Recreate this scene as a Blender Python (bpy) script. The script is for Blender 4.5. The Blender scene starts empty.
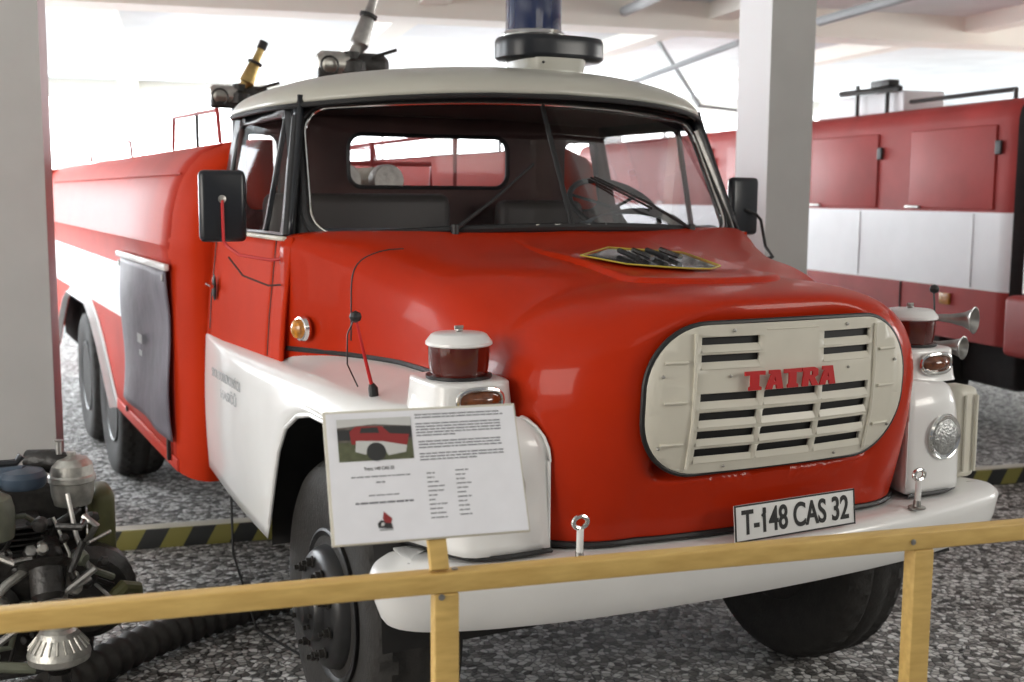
import bpy, bmesh, math, random
from mathutils import Vector, Matrix
from mathutils.geometry import tessellate_polygon
PI=math.pi
sc=bpy.context.scene
col=sc.collection
R=random.Random(7)

# ---------------------------------------------------------------- materials
def nmat(name):
    m=bpy.data.materials.new(name); m.use_nodes=True
    nt=m.node_tree; b=nt.nodes.get('Principled BSDF')
    return m,nt,b
def mat(name,c,rough=.5,metal=0,coat=0,spec=.5,noise=0,nscale=8,bump=0,bscale=60,emit=0,trans=0):
    m,nt,b=nmat(name)
    b.inputs['Base Color'].default_value=(*c,1)
    b.inputs['Roughness'].default_value=rough
    b.inputs['Metallic'].default_value=metal
    b.inputs['Coat Weight'].default_value=coat
    b.inputs['Coat Roughness'].default_value=.06
    b.inputs['Specular IOR Level'].default_value=spec
    b.inputs['Transmission Weight'].default_value=trans
    tc=nt.nodes.new('ShaderNodeTexCoord')
    if noise:
        n=nt.nodes.new('ShaderNodeTexNoise'); n.inputs['Scale'].default_value=nscale; n.inputs['Detail'].default_value=5
        mr=nt.nodes.new('ShaderNodeMapRange'); mr.inputs[1].default_value=.3; mr.inputs[2].default_value=.7
        mr.inputs[3].default_value=1-noise; mr.inputs[4].default_value=1+noise*.5
        mx=nt.nodes.new('ShaderNodeMix'); mx.data_type='RGBA'; mx.blend_type='MULTIPLY'; mx.inputs[0].default_value=1
        mx.inputs[6].default_value=(*c,1)
        nt.links.new(tc.outputs['Object'],n.inputs['Vector']); nt.links.new(n.outputs['Fac'],mr.inputs[0])
        nt.links.new(mr.outputs[0],mx.inputs[7]); nt.links.new(mx.outputs[2],b.inputs['Base Color'])
    if bump:
        n2=nt.nodes.new('ShaderNodeTexNoise'); n2.inputs['Scale'].default_value=bscale; n2.inputs['Detail'].default_value=3
        bp=nt.nodes.new('ShaderNodeBump'); bp.inputs['Strength'].default_value=bump; bp.inputs['Distance'].default_value=.01
        nt.links.new(tc.outputs['Object'],n2.inputs['Vector']); nt.links.new(n2.outputs['Fac'],bp.inputs['Height']); nt.links.new(bp.outputs[0],b.inputs['Normal'])
    if emit:
        b.inputs['Emission Color'].default_value=(*c,1); b.inputs['Emission Strength'].default_value=emit
    return m
def glassmat(name,tint,refl=1.0):
    m=bpy.data.materials.new(name); m.use_nodes=True; nt=m.node_tree
    for n in list(nt.nodes): nt.nodes.remove(n)
    o=nt.nodes.new('ShaderNodeOutputMaterial'); t=nt.nodes.new('ShaderNodeBsdfTransparent'); t.inputs[0].default_value=(*tint,1)
    g=nt.nodes.new('ShaderNodeBsdfGlossy'); g.inputs['Roughness'].default_value=.03
    f=nt.nodes.new('ShaderNodeFresnel'); f.inputs[0].default_value=1.45
    ma=nt.nodes.new('ShaderNodeMath'); ma.operation='MULTIPLY'; ma.inputs[1].default_value=refl
    mx=nt.nodes.new('ShaderNodeMixShader')
    nt.links.new(f.outputs[0],ma.inputs[0]); nt.links.new(ma.outputs[0],mx.inputs[0])
    nt.links.new(t.outputs[0],mx.inputs[1]); nt.links.new(g.outputs[0],mx.inputs[2]); nt.links.new(mx.outputs[0],o.inputs[0])
    return m
RED=mat('red_paint',(.46,.026,.005),.34,coat=.22,spec=.06,noise=.08,nscale=3)
REDDULL=mat('dull_cab_red_paint',(.50,.032,.007),.6,spec=.03,noise=.08,nscale=3)
REDPALE=mat('faded_red_paint',(.55,.055,.035),.45,coat=0,spec=.07,noise=.15,nscale=2)  # paler, pinker red than the cab
REDBG=mat('dull_red_paint',(.38,.045,.040),.5,spec=.25,noise=.18,nscale=2.5)
WHITE=mat('white_paint',(.80,.80,.79),.3,coat=.4,noise=.04,nscale=4)
CREAM=mat('cream_paint',(.66,.63,.54),.38,noise=.06,nscale=6)
ROOF=mat('roof_cream_paint',(.50,.49,.43),.35,coat=.2,noise=.05,nscale=3)
WHITEBG=mat('white_stripe_paint',(.90,.91,.93),.4,noise=.06,nscale=2)
BLACK=mat('black_rubber',(.012,.012,.013),.5)
BLKGLOSS=mat('black_plastic',(.012,.014,.018),.28)
DARK=mat('dark_underside',(.018,.017,.017),.8,noise=.3,nscale=12)
INTERIOR=mat('maroon_interior',(.085,.040,.036),.75,noise=.2,nscale=5)
SEATM=mat('dark_vinyl',(.05,.044,.042),.5)
DASH=mat('dashboard_grey',(.10,.12,.14),.45)
TYRE=mat('tyre_rubber',(.024,.022,.020),.75,noise=.3,nscale=18,bump=.3,bscale=80)
RIMM=mat('rim_black_paint',(.02,.02,.021),.38,noise=.3,nscale=20)
CHROME=mat('chrome',(.78,.78,.76),.14,metal=1)
STEEL=mat('dull_steel',(.42,.41,.39),.38,metal=1,noise=.2,nscale=25)
ALU=mat('cast_aluminium',(.50,.49,.45),.4,metal=.85,noise=.25,nscale=30,bump=.2)
OLIVE=mat('olive_paint',(.085,.085,.030),.5,noise=.25,nscale=12)
GREYGREEN=mat('grey_green_paint',(.14,.15,.11),.5,noise=.2,nscale=15)
BLUEGREY=mat('blue_grey_paint',(.05,.075,.11),.35,noise=.2,nscale=15)
OILY=mat('oily_black_iron',(.022,.020,.018),.4,noise=.5,nscale=30,bump=.4)
BRASS=mat('brass',(.55,.40,.16),.35,metal=1,noise=.2,nscale=30)
HOSE=mat('hose_rubber',(.05,.046,.042),.7,noise=.3,nscale=30)
BEIGE=mat('beige_canvas_hose',(.50,.47,.38),.8,noise=.2,nscale=15)
AMBER=mat('amber_lens',(.55,.22,.02),.12,coat=.6,noise=.5,nscale=60)
AMBERD=mat('dark_amber_lens',(.16,.045,.012),.10,coat=.8,noise=.5,nscale=50)
BROWNL=mat('brown_red_lens',(.085,.010,.006),.08,coat=1)
BLUEL=mat('dark_blue_lens',(.010,.020,.075),.08,coat=1)
LENS=mat('ribbed_glass_lens',(.45,.46,.45),.12,metal=.55,noise=.3,nscale=60,bump=.5,bscale=120)
TXT=mat('black_lettering',(.012,.012,.012),.5)
GREYT=mat('grey_lettering',(.40,.41,.42),.6)
SIGNT=mat('sign_print_grey',(.16,.16,.18),.7)
PAPER=mat('white_paper',(.90,.90,.94),.55,noise=.03,nscale=20)
REDTXT=mat('red_lettering',(.50,.012,.014),.4)
TARP=mat('grey_violet_tarpaulin',(.135,.12,.15),.5,noise=.25,nscale=6,bump=.4,bscale=12)
YELLOWP=mat('yellow_line_paint',(.45,.36,.05),.4)
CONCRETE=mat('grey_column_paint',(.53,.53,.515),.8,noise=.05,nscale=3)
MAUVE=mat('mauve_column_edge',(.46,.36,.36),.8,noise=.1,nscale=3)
COLLIT=mat('white_column_paint',(.80,.80,.80),.7)  # column grey made lighter; the window light is put into the colour
WALLM=mat('white_wall',(.88,.88,.88),.85,noise=.03,nscale=1)
CEILM=mat('ceiling_panels',(.74,.78,.80),.7,noise=.1,nscale=1.5)
BEAMM=mat('cream_beam',(.85,.83,.76),.7)
PIPEG=mat('grey_steel_truss',(.36,.38,.39),.6)
TRIMM=mat('window_frame_white',(.8,.8,.78),.5)
REDPIPE=mat('red_rail_paint',(.45,.05,.045),.4)
GLASS=glassmat('cab_glass',(.92,.92,.93),.4)
WSGLASS=glassmat('windscreen_glass',(.90,.89,.90),.3)
DAY=mat('daylight_pane',(.93,.97,1.0),.3,emit=4.5)
DAYL=mat('bright_side_pane',(.93,.97,1.0),.3,emit=3.0)
DAYN=mat('dull_daylight_pane',(1.0,.96,.90),.3,emit=.6)

def woodmat():
    m,nt,b=nmat('yellow_varnished_wood')
    tc=nt.nodes.new('ShaderNodeTexCoord'); mp=nt.nodes.new('ShaderNodeMapping'); mp.inputs['Scale'].default_value=(3,40,40)
    n=nt.nodes.new('ShaderNodeTexNoise'); n.inputs['Scale'].default_value=1.4; n.inputs['Detail'].default_value=6
    cr=nt.nodes.new('ShaderNodeValToRGB'); e=cr.color_ramp.elements
    e[0].position=.3; e[0].color=(.58,.37,.11,1); e[1].position=.75; e[1].color=(.74,.51,.17,1)
    nt.links.new(tc.outputs['Object'],mp.inputs[0]); nt.links.new(mp.outputs[0],n.inputs['Vector']); nt.links.new(n.outputs['Fac'],cr.inputs[0])
    nt.links.new(cr.outputs[0],b.inputs['Base Color']); b.inputs['Roughness'].default_value=.45
    return m
WOOD=woodmat()
def gravelmat():
    m,nt,b=nmat('gravel')
    tc=nt.nodes.new('ShaderNodeTexCoord')
    v=nt.nodes.new('ShaderNodeTexVoronoi'); v.inputs['Scale'].default_value=31; v.inputs['Randomness'].default_value=1
    v2=nt.nodes.new('ShaderNodeTexVoronoi'); v2.inputs['Scale'].default_value=31; v2.feature='DISTANCE_TO_EDGE'
    n=nt.nodes.new('ShaderNodeTexNoise'); n.inputs['Scale'].default_value=1.6
    nt.links.new(tc.outputs['Object'],v.inputs['Vector']); nt.links.new(tc.outputs['Object'],v2.inputs['Vector']); nt.links.new(tc.outputs['Object'],n.inputs['Vector'])
    sp=nt.nodes.new('ShaderNodeSeparateColor'); nt.links.new(v.outputs['Color'],sp.inputs[0])
    cr=nt.nodes.new('ShaderNodeValToRGB'); cr.color_ramp.interpolation='LINEAR'
    el=cr.color_ramp.elements; el[0].position=0; el[0].color=(.07,.065,.06,1); el[1].position=1; el[1].color=(.88,.87,.86,1)
    for p,c in ((.25,(.20,.19,.18)),(.5,(.42,.40,.38)),(.72,(.70,.69,.67))):
        x=el.new(p); x.color=(*c,1)
    nt.links.new(sp.outputs[0],cr.inputs[0])
    gap=nt.nodes.new('ShaderNodeMapRange'); gap.inputs[1].default_value=0; gap.inputs[2].default_value=.14; gap.inputs[3].default_value=.25; gap.inputs[4].default_value=1
    nt.links.new(v2.outputs['Distance'],gap.inputs[0])
    mx=nt.nodes.new('ShaderNodeMix'); mx.data_type='RGBA'; mx.blend_type='MULTIPLY'; mx.inputs[0].default_value=1
    nt.links.new(cr.outputs[0],mx.inputs[6]); nt.links.new(gap.outputs[0],mx.inputs[7]); nt.links.new(mx.outputs[2],b.inputs['Base Color'])
    ad=nt.nodes.new('ShaderNodeMath'); ad.operation='ADD'; nt.links.new(gap.outputs[0],ad.inputs[0]); nt.links.new(sp.outputs[1],ad.inputs[1])
    bp=nt.nodes.new('ShaderNodeBump'); bp.inputs['Strength'].default_value=1; bp.inputs['Distance'].default_value=.012
    nt.links.new(ad.outputs[0],bp.inputs['Height']); nt.links.new(bp.outputs[0],b.inputs['Normal']); b.inputs['Roughness'].default_value=.75
    return m
GRAVEL=gravelmat()
def hazardmat():
    m,nt,b=nmat('hazard_stripes')
    tc=nt.nodes.new('ShaderNodeTexCoord'); sx=nt.nodes.new('ShaderNodeSeparateXYZ'); nt.links.new(tc.outputs['Object'],sx.inputs[0])
    a=nt.nodes.new('ShaderNodeMath'); a.operation='MULTIPLY_ADD'; a.inputs[1].default_value=-.55; nt.links.new(sx.outputs[2],a.inputs[0]); nt.links.new(sx.outputs[0],a.inputs[2])
    d=nt.nodes.new('ShaderNodeMath'); d.operation='DIVIDE'; d.inputs[1].default_value=.255; nt.links.new(a.outputs[0],d.inputs[0])
    fr=nt.nodes.new('ShaderNodeMath'); fr.operation='FRACT'; nt.links.new(d.outputs[0],fr.inputs[0])
    gt=nt.nodes.new('ShaderNodeMath'); gt.operation='GREATER_THAN'; gt.inputs[1].default_value=.5; nt.links.new(fr.outputs[0],gt.inputs[0])
    mx=nt.nodes.new('ShaderNodeMix'); mx.data_type='RGBA'; mx.inputs[6].default_value=(.022,.024,.024,1); mx.inputs[7].default_value=(.22,.20,.05,1)
    nt.links.new(gt.outputs[0],mx.inputs[0]); nt.links.new(mx.outputs[2],b.inputs['Base Color']); b.inputs['Roughness'].default_value=.6
    return m
HAZ=hazardmat()

# ---------------------------------------------------------------- mesh helpers
class G:
    """collects geometry for one mesh"""
    def __init__(s): s.v=[]; s.f=[]; s.m=[]; s.mats=[]
    def mi(s,m):
        if m not in s.mats: s.mats.append(m)
        return s.mats.index(m)
    def add(s,vs,fs,m):
        o=len(s.v); s.v+= [tuple(v) for v in vs]; k=s.mi(m)
        for f in fs: s.f.append(tuple(i+o for i in f)); s.m.append(k)
        return s
    def grid(s,fn,nu,nv,m,cu=False,cv=False,mf=None):
        vs=[fn(i/nu,j/nv) for i in range(nu+1 - (1 if cu else 0)) for j in range(nv+1-(1 if cv else 0))]
        nj=nv+1-(1 if cv else 0); ni=nu+1-(1 if cu else 0); o=len(s.v); s.v+=[tuple(v) for v in vs]
        for i in range(nu):
            for j in range(nv):
                a=i*nj+j; b=((i+1)%ni)*nj+j if cu else (i+1)*nj+j
                j2=(j+1)%nj if cv else j+1
                q=(i*nj+j,(((i+1)%ni) if cu else i+1)*nj+j,(((i+1)%ni) if cu else i+1)*nj+j2,i*nj+j2)
                mm=mf((i+.5)/nu,(j+.5)/nv) if mf else m
                s.f.append(tuple(k+o for k in q)); s.m.append(s.mi(mm))
        return s
    def box(s,c,d,m,rz=0,bev=0,rx=0,ry=0):
        bm=bmesh.new(); bmesh.ops.create_cube(bm,size=1)
        for v in bm.verts: v.co=Vector((v.co.x*d[0],v.co.y*d[1],v.co.z*d[2]))
        if bev: bmesh.ops.bevel(bm,geom=bm.edges[:],offset=min(bev,min(d)*.45),segments=3,affect='EDGES',profile=.5)
        M=Matrix.Translation(c)@Matrix.Rotation(rz,4,'Z')@Matrix.Rotation(ry,4,'Y')@Matrix.Rotation(rx,4,'X')
        s.add([M@v.co for v in bm.verts],[[v.index for v in f.verts] for f in bm.faces],m); bm.free(); return s
    def tube(s,pts,r,m,n=10,closed=False,caps=True):
        pts=[Vector(p) for p in pts]; N=len(pts); rs=r if isinstance(r,(list,tuple)) else [r]*N
        up=Vector((0,0,1)); prev=None; vs=[]
        for i,p in enumerate(pts):
            if closed: t=(pts[(i+1)%N]-pts[i-1])
            else: t=pts[min(i+1,N-1)]-pts[max(i-1,0)]
            t.normalize()
            if prev is None:
                a=up if abs(t.z)<.9 else Vector((1,0,0)); x=a.cross(t).normalized()
            else:
                x=(prev-t*prev.dot(t)); x=x.normalized() if x.length>1e-6 else up.cross(t).normalized()
            prev=x; y=t.cross(x)
            for k in range(n):
                an=2*PI*k/n; vs.append(p+(x*math.cos(an)+y*math.sin(an))*rs[i])
        fs=[]
        for i in range(N if closed else N-1):
            a=i*n; b=((i+1)%N)*n
            for k in range(n): fs.append((a+k,b+k,b+(k+1)%n,a+(k+1)%n))
        if caps and not closed: fs.append(tuple(range(n))[::-1]); fs.append(tuple((N-1)*n+k for k in range(n)))
        return s.add(vs,fs,m)
    def lathe(s,prof,c,m,axis=(0,0,1),n=40,mf=None,mod=None):
        ax=Vector(axis).normalized(); q=Vector((0,0,1)).rotation_difference(ax); c=Vector(c); o=len(s.v)
        for i,(r,h) in enumerate(prof):
            for k in range(n):
                rr=r if not mod else mod(i,k,r); a=2*PI*k/n
                s.v.append(tuple(c+q@Vector((rr*math.cos(a),rr*math.sin(a),h))))
        for i in range(len(prof)-1):
            mm=s.mi(mf(i) if mf else m)
            for k in range(n):
                s.f.append((o+i*n+k,o+i*n+(k+1)%n,o+(i+1)*n+(k+1)%n,o+(i+1)*n+k)); s.m.append(mm)
        if prof[0][0]>1e-4: s.f.append(tuple(o+k for k in range(n))[::-1]); s.m.append(s.mi(mf(0) if mf else m))
        if prof[-1][0]>1e-4: s.f.append(tuple(o+(len(prof)-1)*n+k for k in range(n))); s.m.append(s.mi(mf(len(prof)-2) if mf else m))
        return s
    def plate(s,outer,holes,m,fn,us=(),ws=(),thick=0):
        """flat polygon with holes in (u,w), cut along lines, mapped by fn"""
        loops=[[Vector((a,b,0)) for a,b in outer]]+[[Vector((a,b,0)) for a,b in h] for h in holes]
        tris=tessellate_polygon(loops); pts=[p for l in loops for p in l]
        bm=bmesh.new(); vs=[bm.verts.new(p) for p in pts]
        for t in tris:
            try: bm.faces.new([vs[i] for i in t])
            except Exception: pass
        bmesh.ops.remove_doubles(bm,verts=bm.verts[:],dist=1e-5)
        for u in us: bmesh.ops.bisect_plane(bm,geom=bm.verts[:]+bm.edges[:]+bm.faces[:],plane_co=(u,0,0),plane_no=(1,0,0))
        for w in ws: bmesh.ops.bisect_plane(bm,geom=bm.verts[:]+bm.edges[:]+bm.faces[:],plane_co=(0,w,0),plane_no=(0,1,0))
        bmesh.ops.recalc_face_normals(bm,faces=bm.faces[:]); bm.verts.index_update()
        V=[Vector(fn(v.co.x,v.co.y)) for v in bm.verts]; F=[[v.index for v in f.verts] for f in bm.faces]
        bm.free(); s.add(V,F,m); return s
    def build(s,name,parent=None,smooth=30,split=False,sub=0,solid=0,off=-1,bev=0,kind=None,label=None,origin=None):
        if split:
            n=len(s.v); par=list(range(n))
            def fd(i):
                while par[i]!=i: par[i]=par[par[i]]; i=par[i]
                return i
            for f in s.f:
                for k in f[1:]: par[fd(k)]=fd(f[0])
            gr={}
            for f,m in zip(s.f,s.m): gr.setdefault(fd(f[0]),[]).append((f,m))
            for fs in gr.values():
                h=G(); h.mats=list(s.mats); ix={}
                for f,m in fs:
                    for k in f:
                        if k not in ix: ix[k]=len(h.v); h.v.append(s.v[k])
                    h.f.append(tuple(ix[k] for k in f)); h.m.append(m)
                last=h.build(name,parent,smooth,False,sub,solid,off,bev,kind,label,origin)
            return last
        me=bpy.data.meshes.new(name)
        o0=Vector(origin) if origin else Vector((0,0,0))
        me.from_pydata([Vector(v)-o0 for v in s.v],[],s.f)
        for m in s.mats: me.materials.append(m)
        me.polygons.foreach_set('material_index',s.m); me.update()
        bm=bmesh.new(); bm.from_mesh(me); bmesh.ops.remove_doubles(bm,verts=bm.verts[:],dist=1e-5); bmesh.ops.recalc_face_normals(bm,faces=bm.faces[:])
        if smooth:
            for f in bm.faces: f.smooth=True
            for e in bm.edges:
                if len(e.link_faces)==2 and e.calc_face_angle(0)>math.radians(smooth) : e.smooth=False
        bm.to_mesh(me); bm.free()
        o=bpy.data.objects.new(name,me); col.objects.link(o); o.location=o0
        if parent:
            o.parent=parent; o.matrix_parent_inverse=Matrix.Translation(-Vector(parent.get('_w',(0,0,0))))
        if bev: md=o.modifiers.new('b','BEVEL'); md.width=bev; md.segments=2; md.limit_method='ANGLE'
        if solid: md=o.modifiers.new('s','SOLIDIFY'); md.thickness=solid; md.offset=off
        if sub: md=o.modifiers.new('ss','SUBSURF'); md.levels=sub; md.render_levels=sub
        if kind: o['kind']=kind
        if label: o['label']=label
        return o
WL={}
def thing(name,label,cat,loc=(0,0,0),group=None):
    o=bpy.data.objects.new(name,None); col.objects.link(o); o.location=loc; o['label']=label; o['category']=cat
    o['_w']=tuple(loc); o.empty_display_size=.2
    if group: o['group']=group
    return o
def tag(o,label,cat,group=None):
    o['label']=label; o['category']=cat
    if group: o['group']=group
    return o
def textmesh(s,size,M,m,name,parent,sx=1,off=0,ext=.001,label=None,align='CENTER'):
    cu=bpy.data.curves.new(name,'FONT'); cu.body=s; cu.size=size; cu.align_x=align; cu.align_y='CENTER'; cu.offset=off; cu.extrude=ext
    t=bpy.data.objects.new(name+'_c',cu); col.objects.link(t); dg=bpy.context.evaluated_depsgraph_get(); dg.update()
    me=bpy.data.meshes.new_from_object(t.evaluated_get(dg)); bpy.data.objects.remove(t)
    for v in me.vertices: v.co=M@Vector((v.co.x*sx,v.co.y,v.co.z))
    me.materials.clear(); me.materials.append(m)
    o=bpy.data.objects.new(name,me); col.objects.link(o)
    if parent: o.parent=parent; o.matrix_parent_inverse=Matrix.Translation(-Vector(parent.get('_w',(0,0,0))))
    if label: o['label']=label
    return o
def rr(x0,x1,z0,z1,r,n=6):
    if not isinstance(r,(tuple,list)): r=(r,)*4     # bl, br, tr, tl
    P=[]
    for (cx,cz,a0,q) in ((x0+r[0],z0+r[0],PI,r[0]),(x1-r[1],z0+r[1],1.5*PI,r[1]),(x1-r[2],z1-r[2],0,r[2]),(x0+r[3],z1-r[3],.5*PI,r[3])):
        for k in range(n+1):
            a=a0+k/n*PI/2; P.append((cx+q*math.cos(a),cz+q*math.sin(a)))
    return P
def lerp(a,b,t): return a+(b-a)*t
def interp(x,T):
    if x<=T[0][0]: return T[0][1]
    for (a,b),(c,d) in zip(T,T[1:]):
        if x<=c: return b+(d-b)*(x-a)/(c-a)
    return T[-1][1]
def sm(x,T):
    # monotone-ish smooth interpolation (catmull)
    n=len(T)
    if x<=T[0][0]: return T[0][1]
    if x>=T[-1][0]: return T[-1][1]
    for i in range(n-1):
        if x<=T[i+1][0]: break
    x0,y0=T[i]; x1,y1=T[i+1]; h=x1-x0; t=(x-x0)/h
    m0=(T[i+1][1]-T[i-1][1])/(T[i+1][0]-T[i-1][0]) if i>0 else (y1-y0)/h
    m1=(T[i+2][1]-T[i][1])/(T[i+2][0]-T[i][0]) if i<n-2 else (y1-y0)/h
    return (2*t**3-3*t*t+1)*y0+(t**3-2*t*t+t)*h*m0+(-2*t**3+3*t*t)*y1+(t**3-t*t)*h*m1
def BF(x,y,z=0):   # building frame -> world
    c,s=.9826,.1857
    return Vector((x*c+y*s,-x*s+y*c,z))
BR=-math.asin(.1857)

# ================================================================ THE FIRE TRUCK
truck=thing('fire_truck','red fire truck with white fenders and cream grille, standing behind the wooden railing','fire truck',(0,6.5,0))

# ---- hood
def Fz(x,z):
    y=2.815+.17*x*x
    if z<1.40: y+=.115*((1.40-z)/.46)**1.6
    return y
ZB=.927
def hood_ring(k):
    """returns W,Y0,Zt,n,zm,frontweight ; k 0..1 nose part, 1..2 rear part"""
    if k<=1:
        ph=k*PI/2
        return (.46+.355*math.sin(ph), 2.853+.45*(1-math.cos(ph)), 1.655+.055*math.sin(ph)**.8, 3.3-.2*k, 1.30-.05*k, 1-k)
    t=k-1; Y=3.303+t*(4.47-3.303)
    W=sm(Y,[(3.303,.815),(3.6,.84),(3.9,.885),(4.2,.98),(4.35,1.065),(4.47,1.128)])
    Zt=sm(Y,[(3.303,1.71),(3.6,1.742),(4.0,1.775),(4.47,1.845)])
    return (W,Y,Zt,3.1+2.2*min(1,t/.35)*min(1,t/.35)*(3-2*min(1,t/.35))+5*t**2.2,1.25+.42*t**2,0)
def hood_pt(k,a):
    # a in [0,1] from -X bottom over the top to +X bottom
    W,Y,Zt,n,zm,fw=hood_ring(max(k,0)); sgn=-1 if a<.5 else 1; b=abs(a-.5)*2  # 0 top centre ..1 bottom
    if b>.55:
        t=(b-.55)/.45; x=W; z=lerp(zm,ZB if k<=1 else min(1.24,lerp(ZB,1.24,(k-1)/.08)),t)
    else:
        th=b/.55*PI/2
        x=W*abs(math.sin(th))**(2/n); z=zm+(Zt-zm)*abs(math.cos(th))**(2/n)
    y=Y
    if fw>0 and z<1.40: y+=.115*((1.40-z)/.46)**1.6*(fw**.4)
    elif z<1.40 and k<1.0: pass
    # windscreen foot: the rear edge bows forward in the middle
    if k>1.0:
        t=k-1; y-= t**2.2*.30*max(0,(1-(x/1.10)**2)) * (1 if z>1.5 else max(0,(z-1.25)/.25))
    if k>1 and z>1.5:  # raised plateau
        pass
    return (sgn*x,y,z)
g=G()
NA=120
ks=[i/22 for i in range(23)]+[1+i/48 for i in range(1,49)]
g.grid(lambda u,v: hood_pt(ks[round(u*(len(ks)-1))],v),len(ks)-1,NA,RED)
# front face fan
def front(u,v):
    x,y,z=hood_pt(0,v); k=1-u
    xx=x*k; zz=ZB+(z-ZB)*(1-(1-k)*1.0)
    zz=ZB+(z-ZB)*k
    yy=Fz(xx,zz); d=max(0,1-u*5); rec=min(1,max(0,(.47-abs(xx))/.05))*min(1,max(0,(1.635-zz)/.05))*min(1,max(0,(zz-1.12)/.05)); yy+=.07*rec
    return (xx,lerp(yy,y,d*d),zz)
g.grid(front,30,NA,RED)
hood=g.build('hood',truck,smooth=50,solid=.004,off=0)
# cowl side seam line
g=G()
kk=1+(4.15-3.303)/1.167; g.tube([(lambda p:(p[0]*1.003,p[1],p[2]+.002*(i>8)))(hood_pt(kk-max(0,i-10)*.012,.20+.02*i)) for i in range(12)],.0035,BLACK,6)
g.build('hood_seam',truck,label='thin dark seam line')
# bottom black seal of the hood
def nose_plan(z,n=30,off=.004):
    P=[]
    for i in range(n+1):
        k=1-i/n; W,Y,Zt,nn,zm,fw=hood_ring(k); P.append((-W-off*math.sin(k*PI/2),Y+(.115*((1.40-z)/.46)**1.6*fw**.4 if z<1.4 else 0)-off,z))
    for i in range(1,10):
        x=-.46+i*.092; P.append((x,Fz(x,z)-off,z))
    for i in range(n+1):
        k=i/n; W,Y,Zt,nn,zm,fw=hood_ring(k); P.append((W+off*math.sin(k*PI/2),Y+(.115*((1.40-z)/.46)**1.6*fw**.4 if z<1.4 else 0)-off,z))
    return P
g=G(); g.tube(nose_plan(.925),.011,BLACK,8); g.build('hood_seal',truck,label='black rubber seal under the nose')

# ---- emblem / vent on the hood
def hz(x,y):
    x=abs(x); lo,hi=0.0,2.0
    for _ in range(40):
        k=(lo+hi)/2; W,Y,Zt,n,zm,fw=hood_ring(k)
        if k>1: Y-=(k-1)**2.2*.30*max(0,(1-(x/1.10)**2))
        if Y<y: lo=k
        else: hi=k
    return zm+(Zt-zm)*max(0,1-(min(x,W)/W)**n)**(1/n)
PW=.305
def plateau(u,v):
    # u across -1..1 , v front..rear
    a=2*u-1; s_=math.copysign(min(1,abs(a)),a)
    y0=3.06+.16*abs(s_)**3.2
    y=lerp(y0,4.13,v); x=s_*(PW+.015*v)
    e=min(1,(1-abs(s_))*PW/.028); f=min(1,max(0,y-y0)/.035); h=.020*(e*e*(3-2*e))*(f*f*(3-2*f))*min(1,(4.13-y)/.35)
    return (x,y,hz(x,y)+h-.0012)
VS=[0,.008,.016,.024,.033,.045]+[.06+.94*i/24 for i in range(25)]
US=[0,.012,.024,.036,.048,.06]+[.075+.85*i/24 for i in range(25)]+[.94,.952,.964,.976,.988,1]
g=G(); g.grid(lambda u,v:plateau(US[round(u*(len(US)-1))],VS[round(v*(len(VS)-1))]),len(US)-1,len(VS)-1,RED); g.build('hood_bulge',truck,smooth=60,label='low raised panel in the middle of the hood')
def topz(x,y): return hz(x,y)+.024
g=G()
out=[(-.27,3.60),(-.20,3.42),(.02,3.26),(.12,3.34),(.16,3.62),(-.05,3.78)]
VENTM=mat('polished_dark_vent',(.20,.20,.21),.10,metal=.8)
g.plate(out,[],VENTM,lambda a,b:(a,b,topz(a,b)+.006),us=(-.1,0,.1),ws=(3.35,3.5,3.6))
o=g.build('hood_vent',truck,smooth=60,label='black glossy vent panel with a yellow outline')
g=G(); oo=[((a+.04)*1.05-.04,(b-3.5)*1.05+3.5) for a,b in out]
for i in range(6):
    a,b=Vector((*oo[i],0)),Vector((*oo[(i+1)%6],0))
    g.tube([(lerp(a.x,b.x,t/4),lerp(a.y,b.y,t/4),topz(lerp(a.x,b.x,t/4),lerp(a.y,b.y,t/4))+.008) for t in range(5)],.003,YELLOWP,6)
g.build('vent_outline',o,label='thin yellow outline')
g=G()
for i in range(4):
    x0=-.14+i*.06; g.tube([(x0,3.45,topz(x0,3.45)+.02),(x0+.03,3.62,topz(x0+.03,3.62)+.02)],.010,CHROME if i%2 else BLACK,8)
g.build('vent_rib',o,split=True)
# ---- grille
def gy(x,z,o=.030): return Fz(x,z)-o
cols=[(-.33,-.125),(-.105,.105),(.125,.33)]
slots=[(cols[0],1.526,1.572),(cols[2],1.526,1.572),(cols[0],1.475,1.519),(cols[2],1.475,1.519)]
for z0,z1 in ((1.356,1.402),(1.298,1.344),(1.240,1.286),(1.184,1.230)):
    for c in cols: slots.append((c,z0,z1))
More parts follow.
